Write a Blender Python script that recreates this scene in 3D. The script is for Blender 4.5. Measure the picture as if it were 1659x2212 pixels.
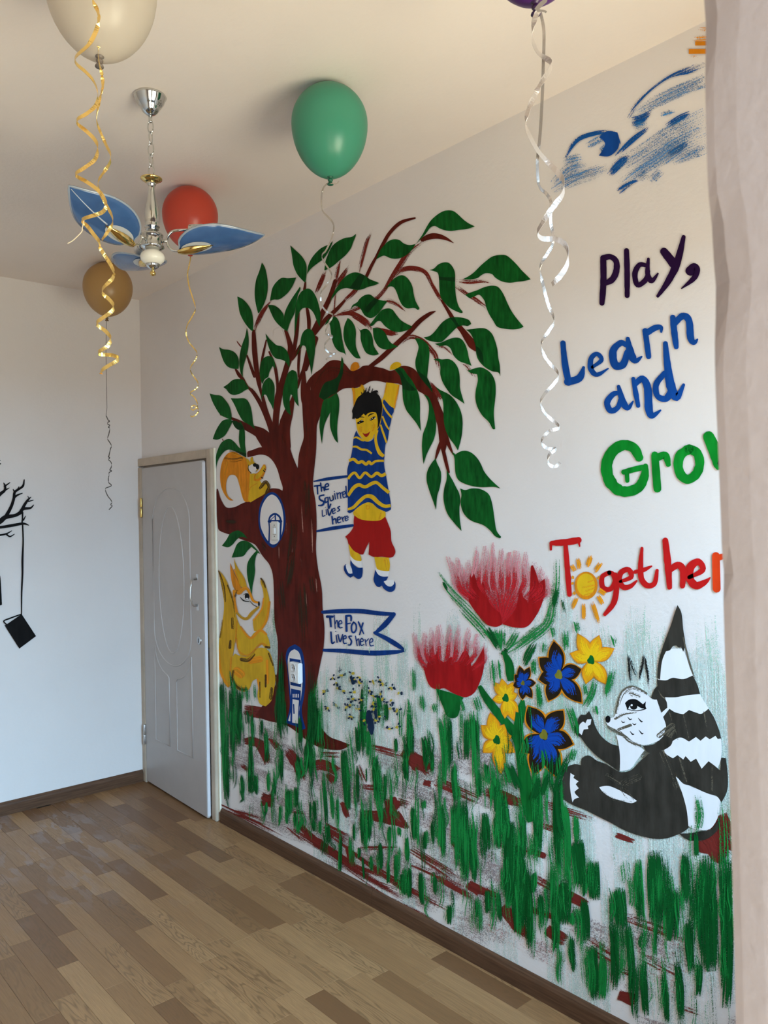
import bpy, bmesh, math, random
import numpy as np
from mathutils import Vector, Matrix, noise
from mathutils.geometry import tessellate_polygon
for o in list(bpy.data.objects): bpy.data.objects.remove(o)
S = bpy.context.scene; COL = S.collection
random.seed(7)
# ------------------------------------------------------------------ camera
FPX, CX, CY = 1726.36, 829.5, 1106.0
YAW, PITCH, ROLL = 0.718765760, 0.000622666, -0.0162969204
CAM = Vector((4.75513733, -2.15536954, 1.64653790))
fw = Vector((-math.cos(YAW)*math.cos(PITCH), math.sin(YAW)*math.cos(PITCH), math.sin(PITCH)))
r0 = fw.cross(Vector((0, 0, 1))).normalized(); u0 = r0.cross(fw)
rt = r0*math.cos(ROLL)+u0*math.sin(ROLL); up = u0*math.cos(ROLL)-r0*math.sin(ROLL)
cd = bpy.data.cameras.new('camera'); cam = bpy.data.objects.new('camera', cd); COL.objects.link(cam)
cd.sensor_fit = 'HORIZONTAL'; cd.sensor_width = 36; cd.lens = FPX/1659*36
cd.clip_start = 0.02; cd.clip_end = 200
cd.dof.use_dof = True; cd.dof.focus_distance = 2.7; cd.dof.aperture_fstop = 17
m = Matrix((rt, up, -fw)).transposed().to_4x4(); m.translation = CAM
cam.matrix_world = m; S.camera = cam
S.view_settings.view_transform = 'Standard'; S.view_settings.look = 'None'
S.view_settings.gamma = 1; S.view_settings.use_curve_mapping = False
S.view_settings.exposure = 0.85
S.cycles.transparent_max_bounces = 48; S.cycles.max_bounces = 10; S.cycles.diffuse_bounces = 6
S.cycles.use_denoising = True
# ------------------------------------------------------------------ sky and daylight through the open doorway behind the camera
H = 3.0; XN = 4.49; XO = 4.76; YL = -3.3
wd = bpy.data.worlds.new('sky'); S.world = wd; wd.use_nodes = True
bg = wd.node_tree.nodes['Background']; bg.inputs[0].default_value = (0.62, 0.78, 1.0, 1); bg.inputs[1].default_value = 0.8
def area(name, loc, target, sx, sy, col, power):
    l = bpy.data.lights.new(name, 'AREA'); l.shape = 'RECTANGLE'; l.size = sx; l.size_y = sy
    l.color = col; l.energy = power
    o = bpy.data.objects.new(name, l); COL.objects.link(o); o.location = loc
    o.rotation_euler = (Vector(target)-Vector(loc)).to_track_quat('-Z', 'Y').to_euler(); return o
# daylight: blue from the sky above, warm from the sunlit ground below, through the window right of the jamb and through the doorway
def panel(name, loc, target, sx, sy, col, rad): return area(name, loc, target, sx, sy, col, rad*math.pi*sx*sy)
panel('sky_light', (10.5, -1.7, 4.6), (4.5, -1.2, 1.4), 8.4, 5.5, (.42, .72, 1.0), 22.5)
panel('ground_bounce_light', (7.7, -.3, .02), (7.7, -.3, 3), 5.4, 4.6, (1.0, .83, .50), 6.2)

# ------------------------------------------------------------------ helpers
def ray(px, py): return fw*FPX+rt*(px-CX)-up*(py-CY)
def on_plane(px, py, axis, v):
    d = ray(px, py); t = (v-CAM[axis])/d[axis]; return CAM+d*t
def wall_pt(px, py, off): return on_plane(px, py, 1, -off)
def far_pt(px, py, off): return on_plane(px, py, 0, off)
def at_depth(px, py, dep):
    d = ray(px, py)/FPX; return CAM+d*dep
def origin(p):
    v = Vector((0, 0, 0))
    while p: v = v+p.location; p = p.parent
    return v
def props(o, label=None, cat=None, group=None, kind=None):
    if label: o['label'] = label
    if cat: o['category'] = cat
    if group: o['group'] = group
    if kind: o['kind'] = kind
    return o
def empty(name, loc, label, cat, group=None):
    o = bpy.data.objects.new(name, None); COL.objects.link(o); o.location = loc; o.empty_display_size = .1
    return props(o, label, cat, group)
def mk(name, verts, faces, mat, parent=None, smooth=False, uv=None, attrs=None, label=None, kind=None):
    O = origin(parent)
    me = bpy.data.meshes.new(name)
    me.from_pydata([tuple(Vector(v)-O) for v in verts], [], faces)
    if uv:
        l = me.uv_layers.new(name='UVMap')
        for lp in me.loops: l.data[lp.index].uv = uv[lp.vertex_index]
    if attrs:
        for k, vals in attrs.items():
            a = me.attributes.new(k, 'FLOAT', 'POINT'); a.data.foreach_set('value', vals)
    if smooth: me.polygons.foreach_set('use_smooth', [True]*len(me.polygons))
    me.materials.append(mat); me.update()
    o = bpy.data.objects.new(name, me); COL.objects.link(o); o.parent = parent
    return props(o, label, None, None, kind)
def bm_mk(name, bm, mat, parent=None, smooth=False, label=None, kind=None):
    O = origin(parent); bmesh.ops.translate(bm, verts=bm.verts, vec=-O)
    me = bpy.data.meshes.new(name); bm.to_mesh(me); bm.free()
    if smooth: me.polygons.foreach_set('use_smooth', [True]*len(me.polygons))
    me.materials.append(mat)
    o = bpy.data.objects.new(name, me); COL.objects.link(o); o.parent = parent
    return props(o, label, None, None, kind)
def box_bm(x0, x1, y0, y1, z0, z1, bev=0, bm=None):
    bm2 = bmesh.new()
    bmesh.ops.create_cube(bm2, size=1, matrix=Matrix.Translation(((x0+x1)/2, (y0+y1)/2, (z0+z1)/2)) @ Matrix.Diagonal((x1-x0, y1-y0, z1-z0, 1)))
    if bev: bmesh.ops.bevel(bm2, geom=bm2.edges[:], offset=bev, segments=2, affect='EDGES', clamp_overlap=True)
    if bm is None: return bm2
    t = bpy.data.meshes.new('t'); bm2.to_mesh(t); bm2.free(); bm.from_mesh(t); bpy.data.meshes.remove(t); return bm
def lathe(prof, c, axis=Vector((0, 0, 1)), n=32):
    """prof: list of (radius, height along axis)"""
    axis = Vector(axis).normalized(); a = axis.orthogonal().normalized(); b = axis.cross(a)
    V, F = [], []
    for r, h in prof:
        for i in range(n):
            t = 2*math.pi*i/n; V.append(Vector(c)+axis*h+(a*math.cos(t)+b*math.sin(t))*max(r, 1e-5))
    for k in range(len(prof)-1):
        for i in range(n):
            j = (i+1) % n; F.append((k*n+i, k*n+j, (k+1)*n+j, (k+1)*n+i))
    return V, F
def tube(pts, rad, n=10, closed=False):
    V, F = [], []; N = len(pts); pts = [Vector(p) for p in pts]
    for i, p in enumerate(pts):
        t = (pts[(i+1) % N]-pts[i-1]) if closed else (pts[min(i+1, N-1)]-pts[max(i-1, 0)])
        t.normalize(); a = t.cross(Vector((.123, .456, .88)))
        if a.length < .1: a = t.cross(Vector((1, 0, 0)))
        a.normalize(); b = t.cross(a); rr = rad[i] if hasattr(rad, '__len__') else rad
        for k in range(n):
            q = 2*math.pi*k/n; V.append(p+(a*math.cos(q)+b*math.sin(q))*rr)
    for i in range(N if closed else N-1):
        for k in range(n):
            j = (i+1) % N; F.append((i*n+k, i*n+(k+1) % n, j*n+(k+1) % n, j*n+k))
    if not closed: F += [tuple(range(n))[::-1], tuple(range((N-1)*n, N*n))]
    return V, F
# ------------------------------------------------------------------ materials
class NT:
    def __init__(s, name):
        s.m = bpy.data.materials.new(name); s.m.use_nodes = True; s.t = s.m.node_tree
        s.b = s.t.nodes['Principled BSDF']; s.out = s.t.nodes['Material Output']
    def n(s, ty, **k):
        x = s.t.nodes.new(ty)
        for a, v in k.items(): setattr(x, a, v)
        return x
    def l(s, a, b): s.t.links.new(a, b)
    def setb(s, **k):
        for a, v in k.items(): s.b.inputs[a.replace('_', ' ')].default_value = v
    def noise(s, scale, vec=None, detail=4, rough=.55):
        x = s.n('ShaderNodeTexNoise'); x.inputs['Scale'].default_value = scale; x.inputs['Detail'].default_value = detail
        x.inputs['Roughness'].default_value = rough
        if vec: s.l(vec, x.inputs['Vector'])
        return x.outputs['Fac']
    def math(s, op, a, b=None, c=None, clamp=False):
        x = s.n('ShaderNodeMath', operation=op, use_clamp=clamp)
        for i, v in enumerate((a, b, c)):
            if v is None: continue
            if isinstance(v, (int, float)): x.inputs[i].default_value = v
            else: s.l(v, x.inputs[i])
        return x.outputs[0]
    def ramp(s, fac, lo, hi, tomin=0, tomax=1):
        x = s.n('ShaderNodeMapRange', clamp=True)
        s.l(fac, x.inputs[0])
        for i, v in enumerate((lo, hi, tomin, tomax)): x.inputs[i+1].default_value = v
        return x.outputs[0]
    def mix(s, fac, a, b):
        x = s.n('ShaderNodeMix', data_type='RGBA')
        for sock, v in ((x.inputs['Factor'], fac), (x.inputs['A'], a), (x.inputs['B'], b)):
            if isinstance(v, (int, float)): sock.default_value = v
            elif isinstance(v, tuple): sock.default_value = (*v, 1) if len(v) == 3 else v
            else: s.l(v, sock)
        return x.outputs['Result']
    def geo(s): return s.n('ShaderNodeNewGeometry').outputs['Position']
    def mapping(s, vec, scale):
        x = s.n('ShaderNodeMapping'); x.inputs['Scale'].default_value = scale; s.l(vec, x.inputs['Vector']); return x.outputs[0]
    def bump(s, h, strength, dist=.01):
        x = s.n('ShaderNodeBump'); x.inputs['Strength'].default_value = strength; x.inputs['Distance'].default_value = dist
        s.l(h, x.inputs['Height']); s.l(x.outputs[0], s.b.inputs['Normal'])
def plain(name, col, rough=.5, metal=0, spec=.5, var=0, **k):
    t = NT(name); t.setb(Base_Color=(*col, 1), Roughness=rough, Metallic=metal)
    t.b.inputs['Specular IOR Level'].default_value = spec
    if var:
        f = t.ramp(t.noise(9, t.geo(), 6), .3, .7)
        t.l(t.mix(f, tuple(c*(1-var) for c in col), tuple(min(1, c*(1+var)) for c in col)), t.b.inputs['Base Color'])
    return t.m
def wall_mat(name, col, bumpy=.25):
    t = NT(name); g = t.geo()
    f = t.ramp(t.noise(1.7, g, 5), .3, .7)
    c = t.mix(f, tuple(x*.965 for x in col), tuple(x*1.02 for x in col))
    sm = t.ramp(t.noise(14, t.mapping(g, (1, 1, .35)), 4), .66, .8, 0, .10)
    t.l(t.mix(sm, c, tuple(x*.7 for x in col)), t.b.inputs['Base Color'])
    t.setb(Roughness=.62); t.b.inputs['Specular IOR Level'].default_value = .3
    h = t.math('ADD', t.noise(60, g, 5), t.math('MULTIPLY', t.noise(4, g, 3), 1.2)); t.bump(h, bumpy, .004)
    return t.m
def paint(name, col, var=.22, rough=.5, scale=45):
    """opaque brushed wall paint: streaky tone along the local brush direction"""
    t = NT(name); g = t.geo()
    n1 = t.noise(scale, t.mapping(g, (1, 1, .22)), 4); n2 = t.noise(7, g, 4)
    f = t.ramp(t.math('ADD', t.math('MULTIPLY', n1, .6), t.math('MULTIPLY', n2, .4)), .35, .65)
    t.l(t.mix(f, tuple(c*(1-var) for c in col), tuple(min(1, c*(1+var)+.004*var) for c in col)), t.b.inputs['Base Color'])
    t.setb(Roughness=rough); t.b.inputs['Specular IOR Level'].default_value = .06
    t.bump(n1, .12, .002)
    return t.m
def dry(name, col, var=.25, rough=.55, sa=2.1, ga=1.25, lo=.44, hi=.58):
    """dry brush: bristle streaks and wall grain decide where the paint took (uses the stroke's own uv, load and seed)"""
    t = NT(name); g = t.geo()
    uv = t.n('ShaderNodeUVMap').outputs[0]
    ld = t.n('ShaderNodeAttribute', attribute_name='load').outputs['Fac']
    sd = t.n('ShaderNodeAttribute', attribute_name='seed').outputs['Fac']
    sp = t.n('ShaderNodeSeparateXYZ'); t.l(uv, sp.inputs[0])
    cb = t.n('ShaderNodeCombineXYZ')
    t.l(t.math('MULTIPLY', sp.outputs[0], 4.5), cb.inputs[0]); t.l(t.math('MULTIPLY', sp.outputs[1], 230), cb.inputs[1]); t.l(t.math('MULTIPLY', sd, 91), cb.inputs[2])
    streak = t.noise(1, cb.outputs[0], 3, .6)
    grain = t.noise(330, g, 2, .6)
    v = t.math('ADD', ld, t.math('ADD', t.math('MULTIPLY', t.math('SUBTRACT', streak, .5), sa), t.math('MULTIPLY', t.math('SUBTRACT', grain, .5), ga)))
    a = t.ramp(v, lo, hi)
    f = t.ramp(streak, .3, .7)
    t.l(t.mix(f, tuple(c*(1-var) for c in col), tuple(min(1, c*(1+var)) for c in col)), t.b.inputs['Base Color'])
    t.setb(Roughness=rough); t.b.inputs['Specular IOR Level'].default_value = .06
    t.l(a, t.b.inputs['Alpha'])
    return t.m
WHITE = (.745, .70, .678)
M = dict(gpale=dry('grass_pale_dry', (.63, .73, .68), .1, sa=1.4, ga=1.5, lo=.32, hi=.74),
    wall=wall_mat('wall_paint', WHITE), ceil=wall_mat('ceiling_paint', (.78, .70, .645), .3),
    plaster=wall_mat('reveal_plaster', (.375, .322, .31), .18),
    leaf=paint('leaf_paint', (.0028, .084, .0115), .5, scale=70), leafd=paint('leaf_overlap_paint', (.0018, .036, .007), .3),
    bark=paint('bark_paint', (.092, .0098, .0052), .35, scale=30), barkd=dry('bark_dark_dry', (.030, .020, .010)),
    barkdry=dry('bark_dry', (.16, .018, .012)), barkl=dry('bark_light_dry', (.42, .22, .17)),
    skin=paint('skin_paint', (.72, .44, .014), .08), skind=dry('skin_shade', (.66, .27, .012)),
    hair=paint('black_paint', (.006, .006, .007), .3), hairdry=dry('black_dry', (.012, .011, .010)),
    navy=paint('navy_paint', (.0040, .035, .19), .25), blue=paint('blue_paint', (.0045, .055, .34), .25),
    bluedry=dry('blue_dry', (.030, .16, .40), .6, sa=1.5, ga=1.9, lo=.38, hi=.68), ledge=paint('letter_blue_paint', (.005, .062, .31), .22),
    yel=paint('yellow_paint', (.70, .43, .014), .12), lip=paint('lip_paint', (.30, .012, .010), .1),
    red=paint('shorts_red_paint', (.34, .0085, .007), .1), tred=paint('tulip_red_paint', (.34, .0075, .009), .25), tdry=dry('tulip_red_dry', (.46, .016, .022), sa=1.1, ga=1.5, lo=.32, hi=.72),
    tpink=dry('tulip_pink_dry', (.66, .24, .27), .2, sa=1.5, ga=1.1, lo=.26, hi=.80),
    letred=paint('letter_red_paint', (.50, .011, .011), .12), letor=paint('letter_orange_red_paint', (.62, .045, .008), .2),
    purple=paint('letter_purple_paint', (.018, .0035, .036), .2), lgreen=paint('letter_green_paint', (.003, .22, .020), .3),
    orange=paint('orange_paint', (.64, .22, .010), .25), orangedry=dry('orange_dry', (.74, .28, .012)),
    ochre=paint('fox_ochre_paint', (.60, .34, .016), .18), foxbr=dry('fox_dark_dry', (.075, .035, .006)),
    white=paint('white_paint', (.78, .78, .80), .03), grey=dry('grey_dry', (.10, .085, .06)),
    rblack=paint('raccoon_black_paint', (.034, .030, .024), .35), rdark=paint('raccoon_dark_paint', (.012, .010, .012), .2),
    gdark=dry('grass_dark_dry', (.0025, .078, .015), .4), gmid=dry('grass_mid_dry', (.008, .175, .034), .45), gmauve=dry('ground_mauve_dry', (.27, .20, .20), .2, sa=.9, ga=2.2, lo=.40, hi=.62), gwash=dry('grass_wash_dry', (.40, .60, .48), .2, sa=1.6, ga=1.6, lo=.36, hi=.68),
    gstem=paint('stem_green_paint', (.003, .115, .018), .4), foxy=paint('fox_yellow_paint', (.62, .375, .016), .2, scale=20), fnavy=paint('tiny_navy_paint', (.008, .022, .055), .3), fyel=paint('tiny_yellow_paint', (.50, .38, .04), .25), brdry=dry('ground_red_brown_dry', (.16, .022, .017)), pinkdry=dry('ground_pink_dry', (.48, .20, .20), .2, sa=1.2, ga=1.8),
    petald=paint('petal_dark_paint', (.020, .012, .006), .3), petalb=dry('petal_blue_dry', (.006, .055, .34), .3), ydry=dry('petal_yellow_dry', (.86, .52, .012), .1),
    speck=paint('pistil_paint', (.18, .17, .02), .3), blackm=paint('silhouette_paint', (.007, .006, .006), .3),
)
# ------------------------------------------------------------------ drawing painted shapes on a wall
CROPS = dict(A=(440, 480, 5.925), B=(440, 740, 5.925), C=(660, 440, 5.925), D=(660, 680, 5.925), E=(880, 440, 5.925), F=(860, 660, 5.925),
             G=(860, 920, 5.925), H=(440, 940, 5.925), I=(740, 770, 11.643), J=(660, 920, 5.979), K=(460, 1190, 6.319), L=(560, 1180, 4.81),
             M=(680, 1280, 6.5045), N=(870, 1150, 4.4838), O=(1020, 1340, 4.8794), Q=(1190, 1290, 4.022), T=(1120, 480, 3.7705), U=(1140, 900, 3.6065),
             V=(460, 1480, 3.7705), W=(840, 1560, 3.7705), X=(700, 1750, 1.7299), Y=(900, 0, 2.1858), Z=(130, 170, 3.5298), R=(0, 980, 5.0286), P=(0, 0, 1))
def P(crop, s):
    """sketch points 'x,y[,w]' measured on one stretch of the wall -> (x, y, w)"""
    ox, oy, k = CROPS[crop]; out = []
    for tok in s.split():
        v = [float(q) for q in tok.split(',')]
        out.append((ox+v[0]/k, oy+v[1]/k)+tuple(q/k for q in v[2:]))
    return out
LAY = [0.0004]
def layer(): LAY[0] += 0.000003; return LAY[0]
def cr(p0, p1, p2, p3, t):
    return tuple(.5*((2*b)+(c-a)*t+(2*a-5*b+4*c-d)*t*t+(3*b-a-3*c+d)*t**3) for a, b, c, d in zip(p0, p1, p2, p3))
def smooth_closed(pts, corner=62, n=5):
    N = len(pts); out = []; ang = []
    for i in range(N):
        a = Vector(pts[i])-Vector(pts[i-1]); b = Vector(pts[(i+1) % N])-Vector(pts[i])
        ang.append(math.degrees(a.angle(b)) if a.length > 1e-6 and b.length > 1e-6 else 0)
    for i in range(N):
        p0, p1, p2, p3 = pts[i-1], pts[i], pts[(i+1) % N], pts[(i+2) % N]
        if ang[i] > corner: p0 = p1
        if ang[(i+1) % N] > corner: p3 = p2
        for k in range(n): out.append(cr(p0, p1, p2, p3, k/n))
    return out
def poly(name, crop, s, mat, parent, pt=wall_pt, label=None, corner=62, pts=None, n=5, kind=None):
    p = pts if pts else [q[:2] for q in P(crop, s)]
    p = smooth_closed(p, corner, n); off = layer()
    V = [pt(x, y, off) for x, y in p]
    F = tessellate_polygon([[Vector((x, -y, 0)) for x, y in p]])
    o = mk(name, V, [tuple(f) for f in F], mat, parent, label=label, kind=kind)
    return o
def stroke_geo(p, cap='round', load=1.0, fade=None, off=None, pt=wall_pt, n=6, wob=0, ends=.75):
    """p: list of (x,y,w) -> verts, faces, uv(m), load, seed"""
    if len(p) == 1: return None
    q = []; N = len(p)
    for i in range(N-1):
        a, b, c, d = p[max(i-1, 0)], p[i], p[i+1], p[min(i+2, N-1)]
        for k in range(n): q.append(cr(a, b, c, d, k/n))
    q.append(p[-1])
    L = [0]
    for i in range(1, len(q)): L.append(L[-1]+math.hypot(q[i][0]-q[i-1][0], q[i][1]-q[i-1][1]))
    tot = max(L[-1], 1e-6)
    if cap == 'round':
        def ext(e, nx):
            dx, dy = e[0]-nx[0], e[1]-nx[1]; dl = math.hypot(dx, dy) or 1; r = max(e[2], .1)/2; o = []
            for t in (.35, .65, .87, 1.0): o.append((e[0]+dx/dl*r*t, e[1]+dy/dl*r*t, max(e[2]*math.sqrt(max(0, 1-t*t)), .02)))
            return o
        st = ext(q[0], q[1]); en = ext(q[-1], q[-2]); q = st[::-1]+q+en
        L = [0]*len(st)+L+[tot]*len(en)
    if cap == 'flat' and fade is None and load < .98: fade = [load*.35, load, load*1.03, load, load*.35]
    cols = (0, .14, .5, .86, 1); lm = (ends, 1, 1, 1, ends)
    off = off if off is not None else layer(); sd = random.random()
    V, F, UV, LD, SD = [], [], [], [], []
    for i, (x, y, w) in enumerate(q):
        a = q[max(i-1, 0)]; b = q[min(i+1, len(q)-1)]; dx, dy = b[0]-a[0], b[1]-a[1]; dl = math.hypot(dx, dy) or 1
        nx, ny = -dy/dl, dx/dl; f = L[i]/tot
        w = abs(w)*(1+wob*(noise.noise((x*.13, y*.13, sd*50))))
        l = load if fade is None else float(np.interp(f, [0, .25, .5, .75, 1] if len(fade) == 5 else np.linspace(0, 1, len(fade)), fade))
        for c, mlt in zip(cols, lm):
            V.append(pt(x+nx*w*(c-.5), y+ny*w*(c-.5), off)); UV.append((L[i]*.0016, c*w*.0016)); LD.append(l*mlt if l < .98 else l); SD.append(sd)
    C = len(cols)
    for i in range(len(q)-1):
        for k in range(C-1): F.append((i*C+k, i*C+k+1, (i+1)*C+k+1, (i+1)*C+k))
    return V, F, UV, LD, SD
class Strokes:
    def __init__(s): s.V, s.F, s.UV, s.LD, s.SD = [], [], [], [], []
    def add(s, p, **k):
        g = stroke_geo(p, **k)
        if not g: return s
        b = len(s.V); s.V += g[0]; s.F += [tuple(i+b for i in f) for f in g[1]]; s.UV += g[2]; s.LD += g[3]; s.SD += g[4]; return s
    def adds(s, crop, txt, **k):
        for t in txt.split(';'):
            if t.strip(): s.add(P(crop, t), **k)
        return s
    def build(s, name, mat, parent, label=None, kind=None):
        return mk(name, s.V, s.F, mat, parent, uv=s.UV, attrs=dict(load=s.LD, seed=s.SD), label=label, kind=kind)
def stroke(name, crop, txt, mat, parent, label=None, kind=None, **k):
    return Strokes().adds(crop, txt, **k).build(name, mat, parent, label, kind)
def ell(cx, cy, rx, ry, n=14, rot=0):
    c, s = math.cos(rot), math.sin(rot)
    return [(cx+rx*math.cos(2*math.pi*i/n)*c-ry*math.sin(2*math.pi*i/n)*s, cy+rx*math.cos(2*math.pi*i/n)*s+ry*math.sin(2*math.pi*i/n)*c) for i in range(n)]
def blob(name, crop, cx, cy, rx, ry, mat, parent, rot=0, **k):
    ox, oy, z = CROPS[crop]
    return poly(name, None, None, mat, parent, pts=[(ox+x/z, oy+y/z) for x, y in ell(cx, cy, rx, ry, rot=rot)], n=2, **k)
# ================================================================== the room shell
def quad(name, pts, mat, kind='structure', parent=None): return mk(name, pts, [tuple(range(len(pts)))], mat, parent, kind=kind)
def slab(name, x0, x1, y0, y1, z0, z1, mat): return bm_mk(name, box_bm(x0, x1, y0, y1, z0, z1), mat, kind='structure')
slab('wall_right', -.2, XO, 0, .2, 0, H, M['wall'])
slab('wall_back', -.2, 0, YL, 0, 0, H, M['wall'])
slab('wall_left', -.2, XO, YL-.2, YL, 0, H, M['wall'])
slab('ceiling', -.2, XO, YL-.2, .2, H, H+.15, M['ceil'])
# wall_front: the wall the camera looks through; the right jamb of its doorway leans a little and has a chipped, hand plastered arris
def jamb_y(z, x):
    e = math.sin(z*9.1)*.0012+math.sin(z*23+1)*.0006
    base = np.interp(z, [0, JB[0], JT[0], 3.0], [JB[1]-(JT[1]-JB[1])/(JT[0]-JB[0])*JB[0], JB[1], JT[1], JT[1]+(JT[1]-JB[1])/(JT[0]-JB[0])*(3-JT[0])])
    return float(base)+(e if x < XN+.01 else 0)
a = on_plane(1517, 0, 0, XN); b = on_plane(1592, 2212, 0, XN); JT = (a.z, a.y); JB = (b.z, b.y)
DT = 2.42; DL = -2.75
zs = [0]+[i*.02+.2 for i in range(112)]; zs = [z for z in zs if z < DT]+[DT]
chips = [(1.98, .030, .0045), (1.845, .012, .003), (1.80, .035, .007), (2.06, .02, .004), (1.60, .012, .002), (1.18, .02, .003)]
V, F = [], []
for z in zs:
    ch = sum(d*math.exp(-((z-c)/w)**2) for c, w, d in chips)
    V += [Vector((XN, -1.42, z)), Vector((XN, jamb_y(z, XN)+ch, z)), Vector((XN+.006+ch, jamb_y(z, XN)-.0008+.15*ch, z)), Vector((XN+.022+ch, jamb_y(z, XN)-.0016, z)), Vector((XO-.01, jamb_y(z, XN)-.002, z)), Vector((XO, jamb_y(z, XN)+.006, z)), Vector((XO, -1.42, z))]
for i in range(len(zs)-1):
    for k in range(6): F.append((i*7+k, i*7+k+1, (i+1)*7+k+1, (i+1)*7+k))
wf = mk('wall_front', V, F, M['plaster'], smooth=False, kind='structure')
bm = box_bm(XN, XO, YL, 0, DT, H); box_bm(XN, XO, YL, DL, 0, DT, bm=bm)
box_bm(XN, XO, -1.42, 0, 0, .85, bm=bm); box_bm(XN, XO, -.22, 0, .85, DT, bm=bm); box_bm(XN, XO, -1.42, -1.34, .85, DT, bm=bm)
bm_mk('wall_front', bm, M['plaster'], kind='structure')
# frame of the window beside the doorway (casements open)
bm = box_bm(XO-.07, XO-.01, -1.34, -1.29, .85, DT); box_bm(XO-.07, XO-.01, -.27, -.22, .85, DT, bm=bm); box_bm(XO-.07, XO-.01, -1.29, -.27, .85, .90, bm=bm); box_bm(XO-.07, XO-.01, -1.29, -.27, DT-.05, DT, bm=bm)
bm_mk('window_1', bm, plain('window_frame_white', (.75, .74, .72), .4), kind='structure')
# terrace outside the doorway, with two added slabs that shade the jamb
tm = plain('terrace_stone', (.50, .44, .36), .8, var=.12)
slab('added_shade_wall', XO, 8.5, -2.95, -2.75, 0, H, M['plaster'])  # added wall, out of view: blocks side light from the jamb
slab('added_shade_roof', XO, 6.2, -2.75, -1.5, 2.75, 2.9, M['plaster'])  # added roof slab, out of view: cuts more light off the jamb
slab('floor_outside', XO, 14, -9, 5, -.12, -.01, tm)
# ------------------------------------------------------------------ laminate floor, strip by strip
def floor_mat():
    t = NT('laminate_oak'); tc = t.n('ShaderNodeTexCoord').outputs['Object']
    oi = t.n('ShaderNodeObjectInfo').outputs['Random']; ri = t.n('ShaderNodeNewGeometry').outputs['Random Per Island']
    g = t.geo()
    rnd = t.math('FRACT', t.math('ADD', t.math('MULTIPLY', oi, 7.31), ri))
    rnd2 = t.math('FRACT', t.math('MULTIPLY', rnd, 13.7))
    cb = t.n('ShaderNodeCombineXYZ'); sp = t.n('ShaderNodeSeparateXYZ'); t.l(g, sp.inputs[0])
    t.l(t.math('ADD', sp.outputs[0], t.math('MULTIPLY', rnd, 37)), cb.inputs[0]); t.l(sp.outputs[1], cb.inputs[1]); t.l(t.math('MULTIPLY', rnd2, 19), cb.inputs[2])
    v = cb.outputs[0]
    fine = t.noise(1, t.mapping(v, (9, 260, 1)), 4)
    bandn = t.noise(1, t.mapping(v, (2.2, 15, 1)), 2)
    ring = t.math('SINE', t.math('ADD', t.math('MULTIPLY', bandn, 95), t.math('MULTIPLY', fine, 2.0)))
    ringm = t.math('MULTIPLY', t.ramp(ring, .1, 1), t.ramp(rnd2, .25, .7))
    tone = t.n('ShaderNodeValToRGB'); t.l(rnd, tone.inputs[0]); e = tone.color_ramp.elements
    e[0].position = 0; e[0].color = (.175, .080, .034, 1); e[1].position = 1; e[1].color = (.40, .222, .100, 1)
    for pos, c in ((.25, (.245, .122, .052, 1)), (.5, (.32, .168, .073, 1)), (.75, (.36, .194, .086, 1))):
        x = e.new(pos); x.color = c
    c = t.mix(t.ramp(fine, .3, .72, 0, .5), tone.outputs[0], (.16, .085, .042))
    c = t.mix(t.math('MULTIPLY', ringm, .62), c, (.15, .078, .036))
    # grey dust film and dried splashes near the far wall
    dm = t.math('MULTIPLY', t.ramp(t.noise(3.1, t.mapping(g, (1, 1.3, 1)), 5), .42, .6), t.ramp(sp.outputs[0], 1.7, .5))
    dm = t.math('MULTIPLY', dm, t.ramp(sp.outputs[1], -.25, -.6))
    spl = t.ramp(t.noise(1, t.mapping(g, (5, 16, 1)), 3), .5, .53)
    c = t.mix(t.math('MULTIPLY', dm, t.math('MULTIPLY', spl, .5)), c, (.34, .28, .27))
    t.l(c, t.b.inputs['Base Color'])
    t.l(t.ramp(fine, .2, .8, .30, .44), t.b.inputs['Roughness']); t.b.inputs['Specular IOR Level'].default_value = .22
    t.bump(fine, .04, .001)
    return t.m
fm = floor_mat()
fl = slab('floor', -.2, XO, YL-.2, .2, -.15, -.004, plain('floor_joint', (.055, .034, .02), .7))
PW, PL, OFFY = .0805, .475, -.0265
def strip_geo(x0, x1, y0, y1, dz):
    e = .0003; b = .0006; zt = -.0004+dz; zb = -.004
    V = [(x0+e, y0+e, zb), (x1-e, y0+e, zb), (x1-e, y1-e, zb), (x0+e, y1-e, zb), (x0+e, y0+e, zt-b), (x1-e, y0+e, zt-b), (x1-e, y1-e, zt-b), (x0+e, y1-e, zt-b),
         (x0+e+b, y0+e+b, zt), (x1-e-b, y0+e+b, zt), (x1-e-b, y1-e-b, zt), (x0+e+b, y1-e-b, zt)]
    F = []
    for k in (0, 4):
        for i in range(4): j = (i+1) % 4; F.append((k+i, k+j, k+4+j, k+4+i))
    F.append((8, 9, 10, 11)); return V, F
rnd = random.Random(3); strips = []
y = 0.0; row = 0
phase = {0: .05, 5: .348, 8: .446, 6: .37}
while y > YL:
    y1 = y if row else 0; y0 = OFFY-PW*row if True else 0
    off = phase.get(row, rnd.random()*PL*.98)
    x = -off if off > .02 else 0
    while x < XN:
        ln = PL*rnd.choice((1, 1, 1, .85, 1.05))
        a, b = max(x, 0), min(x+ln, XN)
        if b-a > .03: strips.append((a, b, max(y0, YL), y1))
        x += ln
    y = y0; row += 1
def project(p):
    d = Vector(p)-CAM; z = d.dot(fw); return (CX+FPX*d.dot(rt)/z, CY-FPX*d.dot(up)/z) if z > .05 else (-9e9, 9e9)
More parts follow.
